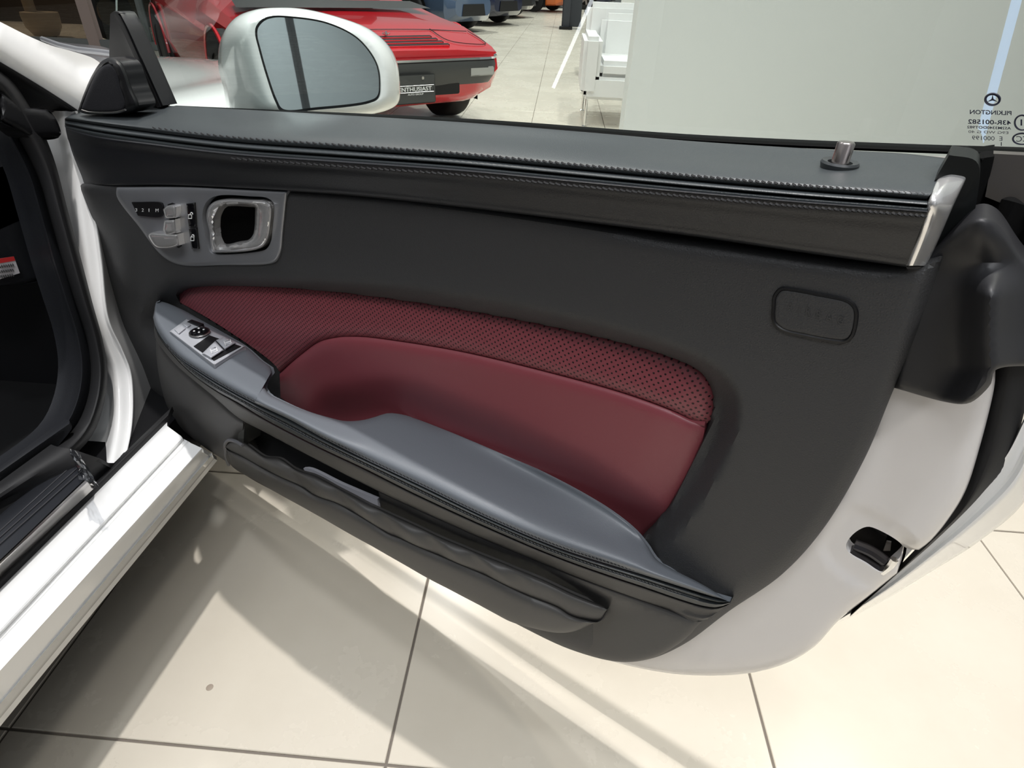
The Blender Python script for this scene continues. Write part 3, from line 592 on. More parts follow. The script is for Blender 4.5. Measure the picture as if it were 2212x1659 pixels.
# elastic pocket: ruffled top strip over a smooth panel
xs = np.linspace(0, 1, 260)
PS = ar((487, 966), (493, 972), (505, 978), (526, 988), (572, 1014), (648, 1050), (680, 1070), (721, 1084), (762, 1106), (803, 1130), (843, 1155), (862, 1162), (911, 1184), (1050, 1243), (1130, 1282), (1205, 1312), (1232, 1329), (1260, 1338), (1300, 1342), (1312, 1318))
PB = ar((490, 972), (494, 990), (500, 1006), (560, 1043), (613, 1073), (680, 1110), (760, 1156), (840, 1200), (922, 1248), (1000, 1288), (1070, 1326), (1103, 1343), (1150, 1357), (1205, 1367), (1240, 1364), (1270, 1352), (1290, 1341), (1311, 1320))
def ruf(line, amp, n=260, ph=0.):
    P = catmull(line, n); t = np.linspace(0, 1, n); s = P[:, 0]
    wv = np.sin((s+ph)/13.)*.6+np.sin((s+ph)/29.+1.3)*.9; env = sstep(540, 600, s)*sstep(1180, 1040, s)
    return P, wv*env*amp
def prow(line, d, amp, ph): P, wv = ruf(line, amp, ph=ph); return np.c_[P[:, 0], P[:, 1]+wv*300, np.interp(P[:, 0], (490, 560, 1150, 1312), (d-.012, d, d, d-.028))+wv]
_c = catmull; catmull = lambda P, n: np.asarray(P, float)
PTs, PSs = _c(PT, 260), _c(PS, 260)
R0, R3 = prow(PT, .050, .0012, 0) if False else None, None
catmull = _c
def blend(t, d, amp, ph):
    a, b = catmull(PT, 260), catmull(PS, 260); P = a*(1-t)+b*t; s = P[:, 0]; wv = (np.sin((s+ph)/15.)*.5+np.abs(np.sin((s+ph)/31.+1.3))*.9); env = sstep(545, 600, s)*sstep(1180, 1060, s)
    return np.c_[P[:, 0], P[:, 1]+wv*env*amp*520, np.interp(s, (490, 560, 1150, 1312), (d-.014, d, d-.004, d-.034))+wv*env*amp]
N_ = 260
loftraw('pocket_edge', [blend(0, .034, .001, 30), blend(.03, .048, .0015, 24), blend(.16, .056, .0028, 16), blend(.5, .058, .004, 0), blend(.85, .056, .0028, -16), blend(1, .052, .0008, -22)], M_PLAST, nv=4, th=.003, label='gathered elastic pocket edge')
a, b = catmull(PS, 260), catmull(PB, 260)
def pb_(t, d): P = a*(1-t)+b*t; return np.c_[P, np.interp(P[:, 0], (490, 560, 1150, 1312), (d-.014, d, d-.004, d-.034))]
loftraw('map_pocket', [pb_(.0, .049), pb_(.03, .054), pb_(.3, .058), pb_(.7, .054), pb_(.93, .045), pb_(1, .03)], M_PLAST, nv=4, th=.004)
P = catmull(ar((487, 972, .036), (487, 958, .044), (494, 951, .050), (508, 953, .052), (524, 962, .052)), 24); tube('pocket_trim', door(P[:, 0], P[:, 1], P[:, 2]), .0028, mat('trim_grey', (.12, .12, .13), .4), shell)
P = catmull(ar((487, 965, .04), (488, 985, .036), (494, 1004, .028)), 16); tube('pocket_trim', door(P[:, 0], P[:, 1], P[:, 2]), .0026, mat('trim_grey', (.12, .12, .13), .4), shell)
N_ = 120
# ---- mirror sail, tweeter, window --------------------------------------------------------------------------
sub('mirror_sail', [(238, 30, 1), (246, 24), (256, 26), (268, 45), (300, 112), (352, 228, 1), (240, 245, 1), (236, 120)], lambda x, y: -.05+.006*sstep(0, 1, (x-(250+(y-24)*.38))/12), M_BLACK, th=.02, step=10)
SB = ar((258, 28), (274, 56), (302, 118), (330, 180), (352, 230)); 
loft('sail_edge', [np.c_[SB, np.full(5, -.052)], np.c_[SB+ar(-5, 1), np.full(5, -.043)], np.c_[SB+ar(-13, 3), np.full(5, -.046)]], M_RUB, shell, nu=24, nv=3, th=.01)
TW = [(168, 240, 1), (180, 205), (200, 160), (220, 132), (240, 124), (262, 135), (285, 190), (300, 228), (292, 238), (262, 246), (215, 246), (185, 246)]
twp = poly(TW, 6); gp = [(176, 236), (182, 218), (205, 165), (222, 142), (236, 137), (250, 150), (262, 190), (272, 228), (266, 238), (230, 242), (190, 240)]; gpp = poly(gp, 6)
sub('tweeter_housing', TW, lambda x, y: -.002+rnd(pdist(x, y, twp), 18, .012)-.004*sstep(-2, 3, sdist(x, y, gpp)), M_BLACK, step=7, bev=14, th=.022, ostep=5)
sub('tweeter_grille', gp, lambda x, y: -.003+rnd(pdist(x, y, gpp), 8, .003), M_FABRIC, step=8, bev=6, th=.003, ostep=5, label='black cloth speaker grille')
P = catmull(ar((177, 238), (190, 242), (225, 244), (255, 242), (271, 237)), 20); tube('grille_trim', door(P[:, 0], P[:, 1], np.full(20, .0)), .0012, M_SATIN, shell)
GD = -.066
sub('window_glass', [(250, -260, 1), (2600, -260, 1), (2600, 370, 1), (2212, 345, 1), (1500, 315, 1), (345, 240, 1), (250, 50, 1)], GD, glassmat('window_glass', (.86, .93, .9)), th=.0, step=60)
P = door(ar(250, 252), ar(-250, 40), ar(GD, GD)); tube('glass_edge', P, .0012, mat('glass_edge', (.5, .6, .56), .2), shell, n=6)
WS = ar((352, 232), (1000, 264), (1500, 301), (2000, 324), (2212, 331), (2400, 340))
loft('window_seal', [np.c_[WS, np.full(6, GD+.004)], np.c_[WS+ar(0, 2), np.full(6, GD+.006)], np.c_[WS+ar(0, 7), np.full(6, GD+.002)]], mat('dull_black_felt', (.006, .006, .006), .95, spec=.05), shell, nu=40, nv=3, th=.02)
T = []
def mt(s, xr, xl, y, h, bold=True): T.append(textgeo(s, (xr, y+.03*(xr-xl)), (xl, y), h, GD+.0006, bold=bold, th=.0002))
mt('PILKINGTON', 2185, 2095, 246, 9); mt('43R-001582', 2184, 2091, 267, 9.5); mt('AS2M3340DOT982', 2184, 2089, 277, 5.5); mt('E9G WD G 40', 2178, 2092, 287, 5.5, False); mt('E  000199', 2165, 2100, 302, 9, False); mt('1', 2164, 2162, 315, 8, False)
def ring(cx, cy, rx, ry, r): t = np.linspace(0, 2*math.pi, 40, endpoint=False); return tubeverts(door(cx+rx*np.cos(t), cy+ry*np.sin(t), np.full(40, GD+.0006)), r, 4, cl=True)
T += [ring(2144, 215, 15.5, 12, .0007), ring(2208, 265, 16, 16, .0005), ring(2208, 300, 20, 12, .0005)]
for a in (-90, 30, 150):
    t = math.radians(a); u = math.radians(a+90); q = np.array([(2144+2.4*math.cos(u), 215+2*math.sin(u)), (2144+14*math.cos(t), 215+11*math.sin(t)), (2144-2.4*math.cos(u), 215-2*math.sin(u))]); T.append((door(q[:, 0], q[:, 1], np.full(3, GD+.0008)), [[0, 1, 2]]))
T.append(textgeo('1', (2208, 271), (2204.5, 271), 13, GD+.0006, bold=True, th=.0002)); T.append(textgeo('CC', (2222, 306), (2195, 306), 12, GD+.0006, th=.0002))
V, F = join(T); mk('glass_marking', V, F, M_TEXTD, shell, smooth=False, label='mirror-written dark glass stamp with round emblem')
def reflect_in_glass(px, py, dist):     # where a real lamp must stand so that the pane shows it at this spot
    V_ = CAM+ray(px, py)*dist/np.linalg.norm(ray(px, py)); Pg_ = A0-DN*GD; return V_-2*((V_-Pg_)@DN)*DN
# ---- door end: dark moulded cover right of the panel --------------------------------------------------------
COVER = [(1992, 560, 1), (2110, 470), (2150, 478), (2212, 560), (2290, 640), (2280, 790, 1), (2150, 800), (2140, 830), (2100, 868), (2078, 873), (2040, 868), (1932, 838, 1), (1960, 720)]
covp = poly(COVER, 10)
def d_cov(x, y):
    return d_cov0(x, y)+.022
def d_cov0(x, y):
    rg = np.interp(y, (430, 520, 610, 720, 800, 873), (2110, 2140, 2142, 2136, 2140, 2090)); return -.028+.03*np.exp(-((x-rg)/46.)**2)*sstep(560, 640, y)-.00022*np.where(x-rg > 60, x-rg-30, np.where(x-rg > 0, (x-rg)**2/120, 0))+.016*sstep(600, 500, y)*np.exp(-((x-2120)/60.)**2)+rnd(pdist(x, y, covp), 12, .006)
sub('corner_cover', COVER, d_cov, M_BLACK if False else mat('matt_black_plastic', (.018, .018, .02), .5, spec=.45), step=11, bev=12, th=.03)
sub('rear_quarter_panel', [(2146, 332, 1), (2400, 345, 1), (2400, 470, 1), (2212, 455), (2128, 425, 1)], -.052, mat('dark_taupe_gloss', (.07, .062, .055), .3), th=.01, step=20)
V1 = [(ar(2110, 430), ar(2160, 440), ar(2220, 470)), (ar(2128, 475), ar(2160, 500), ar(2215, 540))]
sub('window_guide', [(2100, 345, 1), (2148, 338, 1), (2136, 424), (2175, 432), (2230, 452), (2300, 520, 1), (2290, 620), (2215, 585), (2180, 540), (2110, 500), (2100, 420)], lambda x, y: -.05+.01*np.sin(x/17.+y/40.), mat('dull_black_felt', (.006, .006, .006), .95, spec=.05), th=.04, step=9)
# ---- door mirror --------------------------------------------------------------------------------------------
NM = np.array([.50, -.86, .16]); NM /= np.linalg.norm(NM); PM = door(ar(690), ar(230), ar(-.13))[0]
def mir(px, py, d): d = np.asarray(d, float)+0*np.asarray(px, float); return onplane(px, py, PM+NM*d[..., None], NM)
MH = [(477, 120), (480, 85), (489, 60), (513, 35), (554, 20), (602, 16), (656, 19), (735, 38), (798, 63), (839, 98), (858, 136), (864, 184), (861, 221), (839, 237), (766, 252), (680, 252), (608, 250), (540, 262), (500, 262), (496, 234), (490, 190), (478, 142)]
MG = [(551, 73), (553, 57), (567, 41), (589, 34), (627, 35), (703, 47), (766, 76), (798, 108), (817, 142), (823, 180), (819, 212), (798, 223), (687, 237), (608, 241), (595, 221), (573, 158), (558, 104)]
mhp = poly(MH, 5); mgp = poly(MG, 5)
def d_mh(x, y):
    e = sdist(x, y, mhp); g = sdist(x, y, mgp)
    f = -.003+rnd(e, 24, .02)-.11*sstep(8, 110, -g)
    return f
field('mirror_housing', MH, d_mh, M_WHITE, shell, proj=mir, step=6, bev=24, th=.09, ostep=5, holes=[MG], back=-NM, label='white mirror shell')
field('mirror_gasket', MG, lambda x, y: -.007+0*x, M_GLOSSB, shell, proj=mir, step=14, th=.012, ostep=5, back=-NM)
MG2 = [((x-695)*.965+695, (y-140)*.95+139) for x, y in MG]
field('mirror_glass', MG2, -.0055, M_MIRROR, shell, proj=mir, step=20, th=.0015, ostep=5, back=-NM, label='reflecting mirror glass')
P = catmull(ar((497, 199), (520, 208), (562, 220)), 12); tube('mirror_seam', mir(P[:, 0], P[:, 1], np.interp(P[:, 0], (490, 570), (-.125, -.012))), .0012, M_BLACK, shell, n=5)
# ------------------------------------------------------------------ the car's own body on the left
M_W2 = M_WHITE
# sill: rows of (px, py, z)
SL = lambda a, b, z: ar((a[0]*1-(b[0]-a[0])*.35, a[1]-(b[1]-a[1])*.35, z), (*a, z), (*b, z))
def srow(y0, e, z, z2=None):      # line from (0,y0) to e, extended beyond the frame
    e = np.array(e, float); s = np.array([0, y0]); v = e-s; return np.array([[*(s-v*.95), z], [*s, z], [*e, z2 or z]])
sill = loft('door_sill', [srow(1268, (361, 908), .352), srow(1282, (361, 920), .357), srow(1360, (391, 942), .352), srow(1366, (394, 946), .350), srow(1372, (398, 949), .342), srow(1382, (404, 952), .341),
      srow(1388, (408, 954), .347), srow(1395, (412, 957), .347), srow(1449, (436, 968), .341), srow(1452, (438, 969), .339), srow(1515, (456, 978), .30), srow(1519, (458, 980), .297), srow(1521, (459, 981), .299), srow(1552, (467, 986), .262), srow(1552, (467, 986), .20)], M_WHITE, car, nu=12, nv=3, proj=lvl, lin=True, th=.01, label='white painted sill with a grey groove')
loft('sill_seal', [srow(1238, (372, 878), .352), srow(1248, (366, 890), .362), srow(1262, (362, 902), .360), srow(1284, (361, 924), .345)], M_RUB, car, nu=10, nv=3, proj=lvl, th=.01)
loft('scuff_plate', [srow(1112, (143, 990), .400), srow(1118, (146, 992), .4015), srow(1165, (168, 1012), .4005), srow(1208, (187, 1031), .398), srow(1213, (188, 1034), .395)], mat('dark_scuff_plate', (.03, .032, .038), .3, metal=.5), car, nu=10, nv=2, proj=lvl, lin=True, th=.004, label='dark metallic scuff plate with fine ribs')
loft('scuff_plate_edge', [srow(1213, (188, 1034), .396), srow(1218, (192, 1038), .394), srow(1242, (200, 1052), .366)], M_SATIN, car, nu=10, nv=2, proj=lvl, lin=True, th=.004, label='satin steel edge of the scuff plate')
for y0, e in ((1146, (158, 1003)), (1160, (168, 1010)), (1174, (176, 1017))):
    q = srow(y0, e, .4015); tube('plate_rib', lvl(q[:, 0], q[:, 1], q[:, 2]), .0008, mat('rib_grey', (.12, .12, .13), .3, metal=.6), car, n=5)
loft('sill_trim', [srow(1040, (110, 960), .41), srow(1052, (125, 965), .425), srow(1075, (160, 972), .42), srow(1100, (215, 990), .395), srow(1230, (246, 1000), .36), srow(1270, (300, 960), .345)], M_RUB, car, nu=14, nv=3, proj=lvl, th=.01)
loft('carpet_edge', [srow(1008, (140, 905), .40), srow(1020, (150, 915), .405), srow(1045, (112, 962), .385)], M_BLKLEA, car, nu=10, nv=3, proj=lvl, th=.01)
# pillar foot and hinge pillar (white), on the plane of the car's flank
XS = -.74
HR = ar((164, 240), (182, 330), (200, 430), (218, 560), (234, 690), (262, 752), (281, 800), (287, 850), (285, 920), (270, 1000))
def hr(dx, d, foot=0): q = HR+ar(dx, 0); return np.c_[q, np.full(10, XS+d)+np.linspace(0, 1, 10)**6*foot]
PE = ar((175, 240, 0), (205, 330, 0), (230, 430, 0), (252, 560, 0), (280, 690, 0), (312, 740, 0), (345, 790, 0), (368, 840, 0), (385, 890, 0), (372, 912, 0))
PE[:, 2] = XS-.03
loft('hinge_pillar', [hr(-52, -.02, .04), hr(-34, .0, .05), hr(-12, .010, .05), hr(-6, .013, .05), hr(0, .018, .05), hr(6, .013, .045), PE*.6+hr(6, .008)*.4, PE*.2+hr(6, 0)*.8 if False else PE], M_WHITE, car, nu=70, nv=4, proj=side, th=.03, back=np.array([-1., 0, 0]), label='white hinge pillar beside the open door')
SEALP = [(-60, 150), (0, 152), (60, 170), (120, 215), (70, 250), (60, 300), (95, 360), (128, 470), (170, 620), (196, 720), (212, 790), (212, 850), (196, 905), (165, 955), (60, 1040), (-60, 1120)]
SI = ar((-80, 160), (0, 215), (40, 290), (85, 380), (112, 470), (140, 570), (165, 650), (190, 730), (200, 800), (190, 870), (160, 930), (60, 1010), (-80, 1110)); SO = ar((-80, 120), (10, 160), (70, 240), (112, 330), (148, 460), (178, 570), (200, 655), (222, 735), (232, 800), (225, 870), (196, 945), (90, 1040), (-80, 1150))
loft('door_seal', [np.c_[SO, np.full(13, XS+.012)], np.c_[SO*.8+SI*.2, np.full(13, XS+.026)], np.c_[SO*.45+SI*.55, np.full(13, XS+.026)], np.c_[SI, np.full(13, XS+.005)], np.c_[SI-ar(6, 0), np.full(13, XS-.03)]], M_RUB, car, nu=60, nv=4, proj=side, th=.01, back=np.array([-1., 0, 0]), label='black rubber door seal')
SI2 = SI-ar(30, 6); SI3 = SI-ar(62, 12)
loft('inner_seal_trim', [np.c_[SI-ar(2, 0), np.full(13, XS-.012)], np.c_[SI2+ar(8, 0), np.full(13, XS-.004)], np.c_[SI2, np.full(13, XS-.02)], np.c_[SI3, np.full(13, XS-.06)]], M_BLKLEA, car, nu=60, nv=3, proj=side, th=.01, back=np.array([-1., 0, 0]))
# windscreen pillar
field('windscreen_pillar', [(-520, -330, 1), (-120, -30), (0, 47, 1), (62, 78), (110, 98), (160, 112), (205, 128), (225, 150), (200, 200), (176, 246, 1), (166, 236, 1), (90, 187), (0, 133, 1), (-120, 60), (-520, -210, 1)], lambda x, y: XS+.02+.03*np.clip(((np.interp(x, (0, 170), (133, 236))-y)/90), -.2, 1)-.035*np.clip(((np.interp(x, (0, 170), (133, 236))-y)/90), 0, 1)**2, M_WHITE, car, proj=side, step=10, th=.05, label='white windscreen pillar')
loft('pillar_seal', [np.c_[ar((-80, 86), (0, 134), (90, 188), (168, 238)), np.full(4, XS+.024)], np.c_[ar((-80, 96), (0, 142), (88, 196), (160, 240)), np.full(4, XS+.02)], np.c_[ar((-80, 130), (0, 165), (80, 205), (150, 243)), np.full(4, XS+.002)], np.c_[ar((-80, 200), (0, 225), (60, 240), (128, 244)), np.full(4, XS-.02)]], M_RUB, car, nu=30, nv=3, proj=side, th=.01, back=np.array([-1., 0, 0]))
field('upper_hinge_cover', [(0, 195), (60, 232), (100, 236), (118, 252), (132, 290), (126, 298), (70, 300), (40, 280), (0, 260)], lambda x, y: XS+.028+rnd(pdist(x, y, ar((0, 195), (60, 232), (100, 236), (118, 252), (132, 290), (126, 298), (70, 300), (40, 280), (0, 260))), 12, .01), M_BLACK, car, proj=side, step=8, bev=10, th=.03)
# wing and bonnet seen through the window
xsn = np.linspace(-2.1, -.535, 40); ysn = np.linspace(.93, 3.0, 44); V = []; 
for y in ysn:
    for x in xsn:
        s = (y-.93)/2.07; edge = -.56-.34*max(0, s-.35)**2*2.2; xx = min(x, 1e9); f = (x+2.1)/(2.1-.535); X = -2.1+f*(edge+2.1)
        z = .785-.05*s-.17*s**3+.05*math.exp(-((X+1.3)/.45)**2)*.5+.012*math.exp(-((X-edge+.17)/.07)**2)
        a = max(0, 1-(edge-X)/.12); z -= .2*a**3; V.append((X, y, z))
n = len(xsn); F = [[i*n+j, i*n+j+1, (i+1)*n+j+1, (i+1)*n+j] for i in range(len(ysn)-1) for j in range(n-1)]
V = np.array(V); b0 = len(V); low = V.reshape(len(ysn), n, 3)[:, -1].copy(); low[:, 2] = .3; low[:, 0] -= .02; V = np.vstack([V, low]); F += [[i*n+n-1, (i+1)*n+n-1, b0+i+1, b0+i] for i in range(len(ysn)-1)]
fr = V[:b0].reshape(len(ysn), n, 3)[-1].copy(); fr[:, 2] = .3; b1 = len(V); V = np.vstack([V, fr]); F += [[(len(ysn)-1)*n+j, (len(ysn)-1)*n+j+1, b1+j+1, b1+j] for j in range(n-1)]
mk('bonnet_and_wing', V, F, M_WHITE, car, label='white wing and bonnet')
# wipers / scuttle pieces by the windscreen foot
P = lvl(ar(92, 130, 170, 215, 245), ar(84, 98, 107, 112, 116), np.full(5, .835)); tube('wiper_arm', P, .006, M_SILVERP, car)
field('scuttle_panel', [(100, 86, 1), (140, 92), (240, 108), (240, 124), (160, 108), (110, 98)], .82, mat('scuttle_silver', (.35, .35, .37), .2, metal=.8), car, proj=lvl, th=.01, step=8)
box('added_underbody', (-1.54, .5, .26), (1.76, 4.4, .12), M_BLACK, car, .01)  # unseen box added to stop light leaking under the car behind the sill
box('inner_wing_block', (-1.45, 1.75, .48), (1.3, 1.7, .4), M_BLACK, car, .02)  # unseen black block added to stop lamp light passing below the wing
lathe('front_wheel', [(.12, -.1), (.2, -.1), (.31, -.1), (.325, -.08), (.325, .08), (.31, .1), (.2, .1), (.12, .08)], (-.74, 1.75, .325), M_RUB, car, n=36, R=[[0, 0, 1], [0, 1, 0], [-1, 0, 0]])
box('unseen_roof', (-1.42, -.55, 1.27), (1.14, 1.3, .05), M_WHITE, car, .02); box('unseen_headlining', (-1.42, -.55, 1.235), (1.1, 1.26, .015), M_BLACK, car, 0)  # unseen, added to keep world light out of the dark cabin
box('unseen_bulkhead', (-1.42, -1.15, .75), (1.2, .06, .9), M_BLACK, car, 0)  # unseen back wall, added with the roof to darken the cabin
# cabin: footwell, pedals
box('footwell', (-1.45, 1.38, .48), (1.2, .04, .5), M_BLACK, car, bev=0); box('footwell_floor', (-1.35, .7, .30), (1.15, 1.6, .04), mat('black_carpet', (.008, .008, .009), .9), car, bev=0)
box('dashboard', (-1.38, .90, .70), (1.1, .3, .14), M_BLACK, car, bev=.03)
field('dash_side_panel', [(-60, 300, 1), (60, 310), (84, 420), (100, 560), (104, 590), (90, 605), (40, 615), (-60, 620, 1)], lambda x, y: -.83+rnd(pdist(x, y, ar((-60, 300), (60, 310), (84, 420), (100, 560), (104, 590), (90, 605), (40, 615), (-60, 620))), 10, .006), M_BLKLEA, car, proj=side, step=10, bev=8, th=.05)
box('tunnel', (-2.0, .6, .45), (.3, 1.8, .3), M_BLACK, car, bev=0); box('seat_base_shadow_board', (-1.35, -.15, .55), (1.2, .04, .6), M_BLACK, car, bev=0) if False else None
field('brake_pedal', [(-40, 676, 1), (0, 680), (60, 686), (104, 692), (114, 700), (113, 716), (96, 712), (60, 718), (-40, 716, 1)], 1.12, mat('pedal_rubber', (.02, .02, .024), .5), car, proj=far, th=.02, step=8)
T = [];
for x, y in ((-10, 680), (10, 683), (28, 684), (45, 685), (62, 686), (80, 688), (98, 690)): T.append(boxv(far(ar(x), ar(y), 1.115)[0], (.012, .006, .006)))
V, F = join(T); mk('pedal_studs', V, F, M_CHROME, car, smooth=False)
P = far(ar(108, 114, 113), ar(694, 702, 716), 1.115); tube('pedal_rim', P, .002, M_CHROME, car)
P = far(catmull(ar((-20, 748), (20, 752), (40, 764), (60, 768), (90, 750)), 20)[:, 0], catmull(ar((-20, 748), (20, 752), (40, 764), (60, 768), (90, 750)), 20)[:, 1], 1.2); tube('pedal_cable', P, .004, mat('dark_red_cable', (.1, .004, .004), .4), car)
field('pedal_bolt', [(30, 757), (40, 757), (42, 763), (33, 765)], 1.18, M_SATIN, car, proj=far, th=.004, step=4)
# price tag, plastic film, paper: loose things resting on the car
tagp = [(-30, 563, 1), (30, 554, 1), (43, 590, 1), (-30, 612, 1)]
tg = field('paper_sticker', tagp, -.822, mat('sticker_white', (.62, .6, .62), .6), None, proj=side, th=.0008, step=10, label='small red and white paper sticker with handwriting inside the dark door opening', cat='sticker')
field('red_band', [(-30, 563, 1), (30, 554, 1), (33, 563, 1), (-30, 574, 1)], -.8212, mat('sticker_red', (.6, .03, .03), .6), tg, proj=side, th=.0006, step=10, label='red header band')
T = []
for r in range(3):
    y = 576+r*11
    P = [(x, y-x*.13+3.2*math.sin(x*1.3+r)) for x in np.linspace(0, 30, 26)]; P = np.array(P); T.append(tubeverts(side(P[:, 0], P[:, 1], np.full(26, -.8205)), .0007, 4))
V, F = join(T); mk('handwriting', V, F, mat('ink', (.02, .02, .02), .6), tg, smooth=False)
T = []; rng = np.random.RandomState(3)
gx = 7; gy = 9; W = []
for i in range(gy):
    for j in range(gx):
        t = i/(gy-1); s = j/(gx-1); x = 146+s*(30+14*t)+26*t+rng.uniform(-3, 3); y = 964+t*70+s*22+rng.uniform(-3, 3); W.append(lvl(ar(x), ar(y), ar(.432-.012*max(0, t-.6)-.004*s+rng.uniform(-.003, .006)))[0])
F = [[i*gx+j, i*gx+j+1, (i+1)*gx+j+1, (i+1)*gx+j] for i in range(gy-1) for j in range(gx-1)]
fm = glassmat('clear_film', (.62, .65, .7), refl=.3, rough=.12); mk('protective_film', W, F, fm, ang=15, label='crumpled clear plastic film wrapped round the end of the sill plate', cat='plastic film')
field('folded_paper', [(655, 1012, 1), (668, 1012), (740, 1046), (815, 1078, 1), (818, 1103, 1), (800, 1096), (720, 1058), (662, 1022)], lambda x, y: .027+0*x, mat('paper_white', (.62, .62, .68), .7), None, th=.004, step=9, label='white folded paper sticking out of the door pocket', cat='paper')
# ------------------------------------------------------------------ the red wedge-nosed coupe beyond the door
def car_frame(nose, psi):    # local X forward, Y viewer-left side, Z up
    h = np.array([math.sin(psi), -math.cos(psi), 0]); p = np.array([-math.cos(psi), -math.sin(psi), 0])
    return lambda V: np.array(nose)+np.asarray(V, float)[:, :1]*h+np.asarray(V, float)[:, 1:2]*p+np.asarray(V, float)[:, 2:3]*np.array([0, 0, 1.])
def body(name, fr, st, m, parent, **k):
    """stations: x, halfwidth, z_low, z_belt, z_top, inset_top, crown"""
    V = []; xs_ = [s[0] for s in st]
    for x, hw, zl, zb, zt, it, cr_ in st:
        half = [(0, zl), (hw*.82, zl), (hw*.95, zl+.04), (hw, zl+(zb-zl)*.45), (hw*.985, zb-.02), (hw*.95, zb+.004), (hw-it*.5, zb+(zt-zb)*.5), (hw-it, zt-.01), (hw*.55, zt+cr_*.7), (0, zt+cr_)]
        V.append([(x, y, z) for y, z in half]+[(x, -y, z) for y, z in half[-2:0:-1]])
    q = len(V[0]); nS = len(V); A = np.array(V)
    u = []
    for i in range(nS-1):
        for t in (0, .34, .67):
            u.append(A[i]*(1-t)+A[i+1]*t)
    u.append(A[-1]); A = np.array(u); nS = len(A)
    F = [[i*q+j, i*q+(j+1) % q, (i+1)*q+(j+1) % q, (i+1)*q+j] for i in range(nS-1) for j in range(q)]+[list(range(q)), [(nS-1)*q+j for j in range(q)]]
    return mk(name, fr(A.reshape(-1, 3)), F, m, parent, ang=28, **k)
M_RED = mat('red_car_paint', (.62, .008, .018), .22, spec=.5, coat=1, coatr=.03)
M_TYRE = mat('tyre_rubber', (.01, .01, .011), .7); M_RIM = mat('wheel_alloy', (.45, .45, .46), .3, metal=.8)
def wheel(fr, x, y, r, w_, parent, steer=0, rimm=M_RIM, side_=1):
    def tr(V):
        V = np.asarray(V, float); c, s = math.cos(steer), math.sin(steer)
        return fr(np.stack([x+V[:, 0]*c-V[:, 1]*s, y+V[:, 0]*s+V[:, 1]*c, r+V[:, 2]], 1))
    prof = [(.56, -.5), (.6, -.5), (.9, -.5), (.975, -.42), (1, -.3), (1, .3), (.975, .42), (.9, .5), (.6, .5), (.56, .5)]
    n = 36; V = [(r*a*math.cos(t), w_*b, r*a*math.sin(t)) for a, b in prof for t in np.linspace(0, 2*math.pi, n, endpoint=False)]
    q = len(prof); F = [[i*n+j, i*n+(j+1) % n, (i+1)*n+(j+1) % n, (i+1)*n+j] for i in range(q-1) for j in range(n)]
    tyre = mk('wheel', tr(V), F, M_TYRE, parent)
    parts = []
    for k in range(5):
        t = k*2*math.pi/5; e = np.array([math.cos(t), 0, math.sin(t)]); f = np.array([-math.sin(t), 0, math.cos(t)])
        P = [e*r*.1-f*.03, e*r*.1+f*.03, e*r*.56+f*.04, e*r*.56-f*.04]; yy = side_*w_*.36
        parts.append((np.array([p+np.array([0, yy, 0]) for p in P]+[p+np.array([0, yy-side_*.03, 0]) for p in P]), [[0, 1, 2, 3], [7, 6, 5, 4], [0, 3, 7, 4], [1, 2, 6, 5]]))
    t = np.linspace(0, 2*math.pi, 24, endpoint=False); d0 = [(r*.2*math.cos(a), side_*w_*.38, r*.2*math.sin(a)) for a in t]; parts.append((d0, [list(range(24))]))
    d1 = [(r*.56*math.cos(a), side_*w_*.1, r*.56*math.sin(a)) for a in t]; 
    V, F = join(parts); mk('wheel_rim', tr(V), F, rimm, tyre, smooth=False); mk('brake_disc', tr(d1), [list(range(24))], M_BLACK, tyre, smooth=False)
    return tyre
NOSE = (-.97, 4.2, 0); fr = car_frame(NOSE, math.radians(38))
rc = root('red_coupe', (-2.2, 5.8, 0), 'red wedge-nosed coupe with pop-up lamps and black front bumper, behind the door mirror', 'car')
rb = body('body', fr, [(0, .70, .40, .55, .58, .02, .012), (-.10, .745, .30, .55, .60, .03, .015), (-.35, .80, .24, .56, .645, .05, .02), (-.6, .85, .20, .58, .685, .07, .022), (-.95, .88, .18, .60, .72, .10, .02), (-1.3, .895, .18, .62, .765, .11, .02), (-1.62, .90, .18, .64, .80, .12, .02), (-1.9, .90, .18, .66, .90, .22, .02), (-2.35, .90, .18, .68, 1.10, .30, .03), (-2.9, .90, .18, .70, 1.12, .30, .03), (-3.6, .89, .20, .72, 1.06, .25, .02), (-4.2, .84, .3, .72, .92, .12, .01), (-4.4, .80, .4, .7, .86, .1, .01)], M_RED, rc)
def rbox(name, x, y, z, sx, sy, sz, m, par=rb, bev=.006, R=None):
    bm = bmesh.new(); bmesh.ops.create_cube(bm, size=1); bmesh.ops.scale(bm, vec=(sx, sy, sz), verts=bm.verts)
    if bev: bmesh.ops.bevel(bm, geom=bm.edges[:], offset=bev, segments=2, affect='EDGES')
    V = np.array([v.co[:] for v in bm.verts]); F = [[v.index for v in f.verts] for f in bm.faces]; bm.free()
    if R is not None: V = V@np.array(Matrix.Rotation(R, 3, 'Y')).T
    return mk(name, fr(V+np.array([x, y, z])), F, m, par)
def rloft(name, rows_, m, par=rb, **k):
    A = np.array([catmull(np.array(r, float), 28) for r in rows_]); a, b, _ = A.shape
    F = [[i*b+j, i*b+j+1, (i+1)*b+j+1, (i+1)*b+j] for i in range(a-1) for j in range(b-1)]; return mk(name, fr(A.reshape(-1, 3)), F, m, par, **k)
def arc(x0, xe, hw, z): return [(xe, -hw, z), (x0-.045, -hw*.8, z), (x0-.012, -hw*.45, z), (x0, 0, z), (x0-.012, hw*.45, z), (x0-.045, hw*.8, z), (xe, hw, z)]
M_BUMP = mat('grey_bumper', (.05, .052, .052), .4)
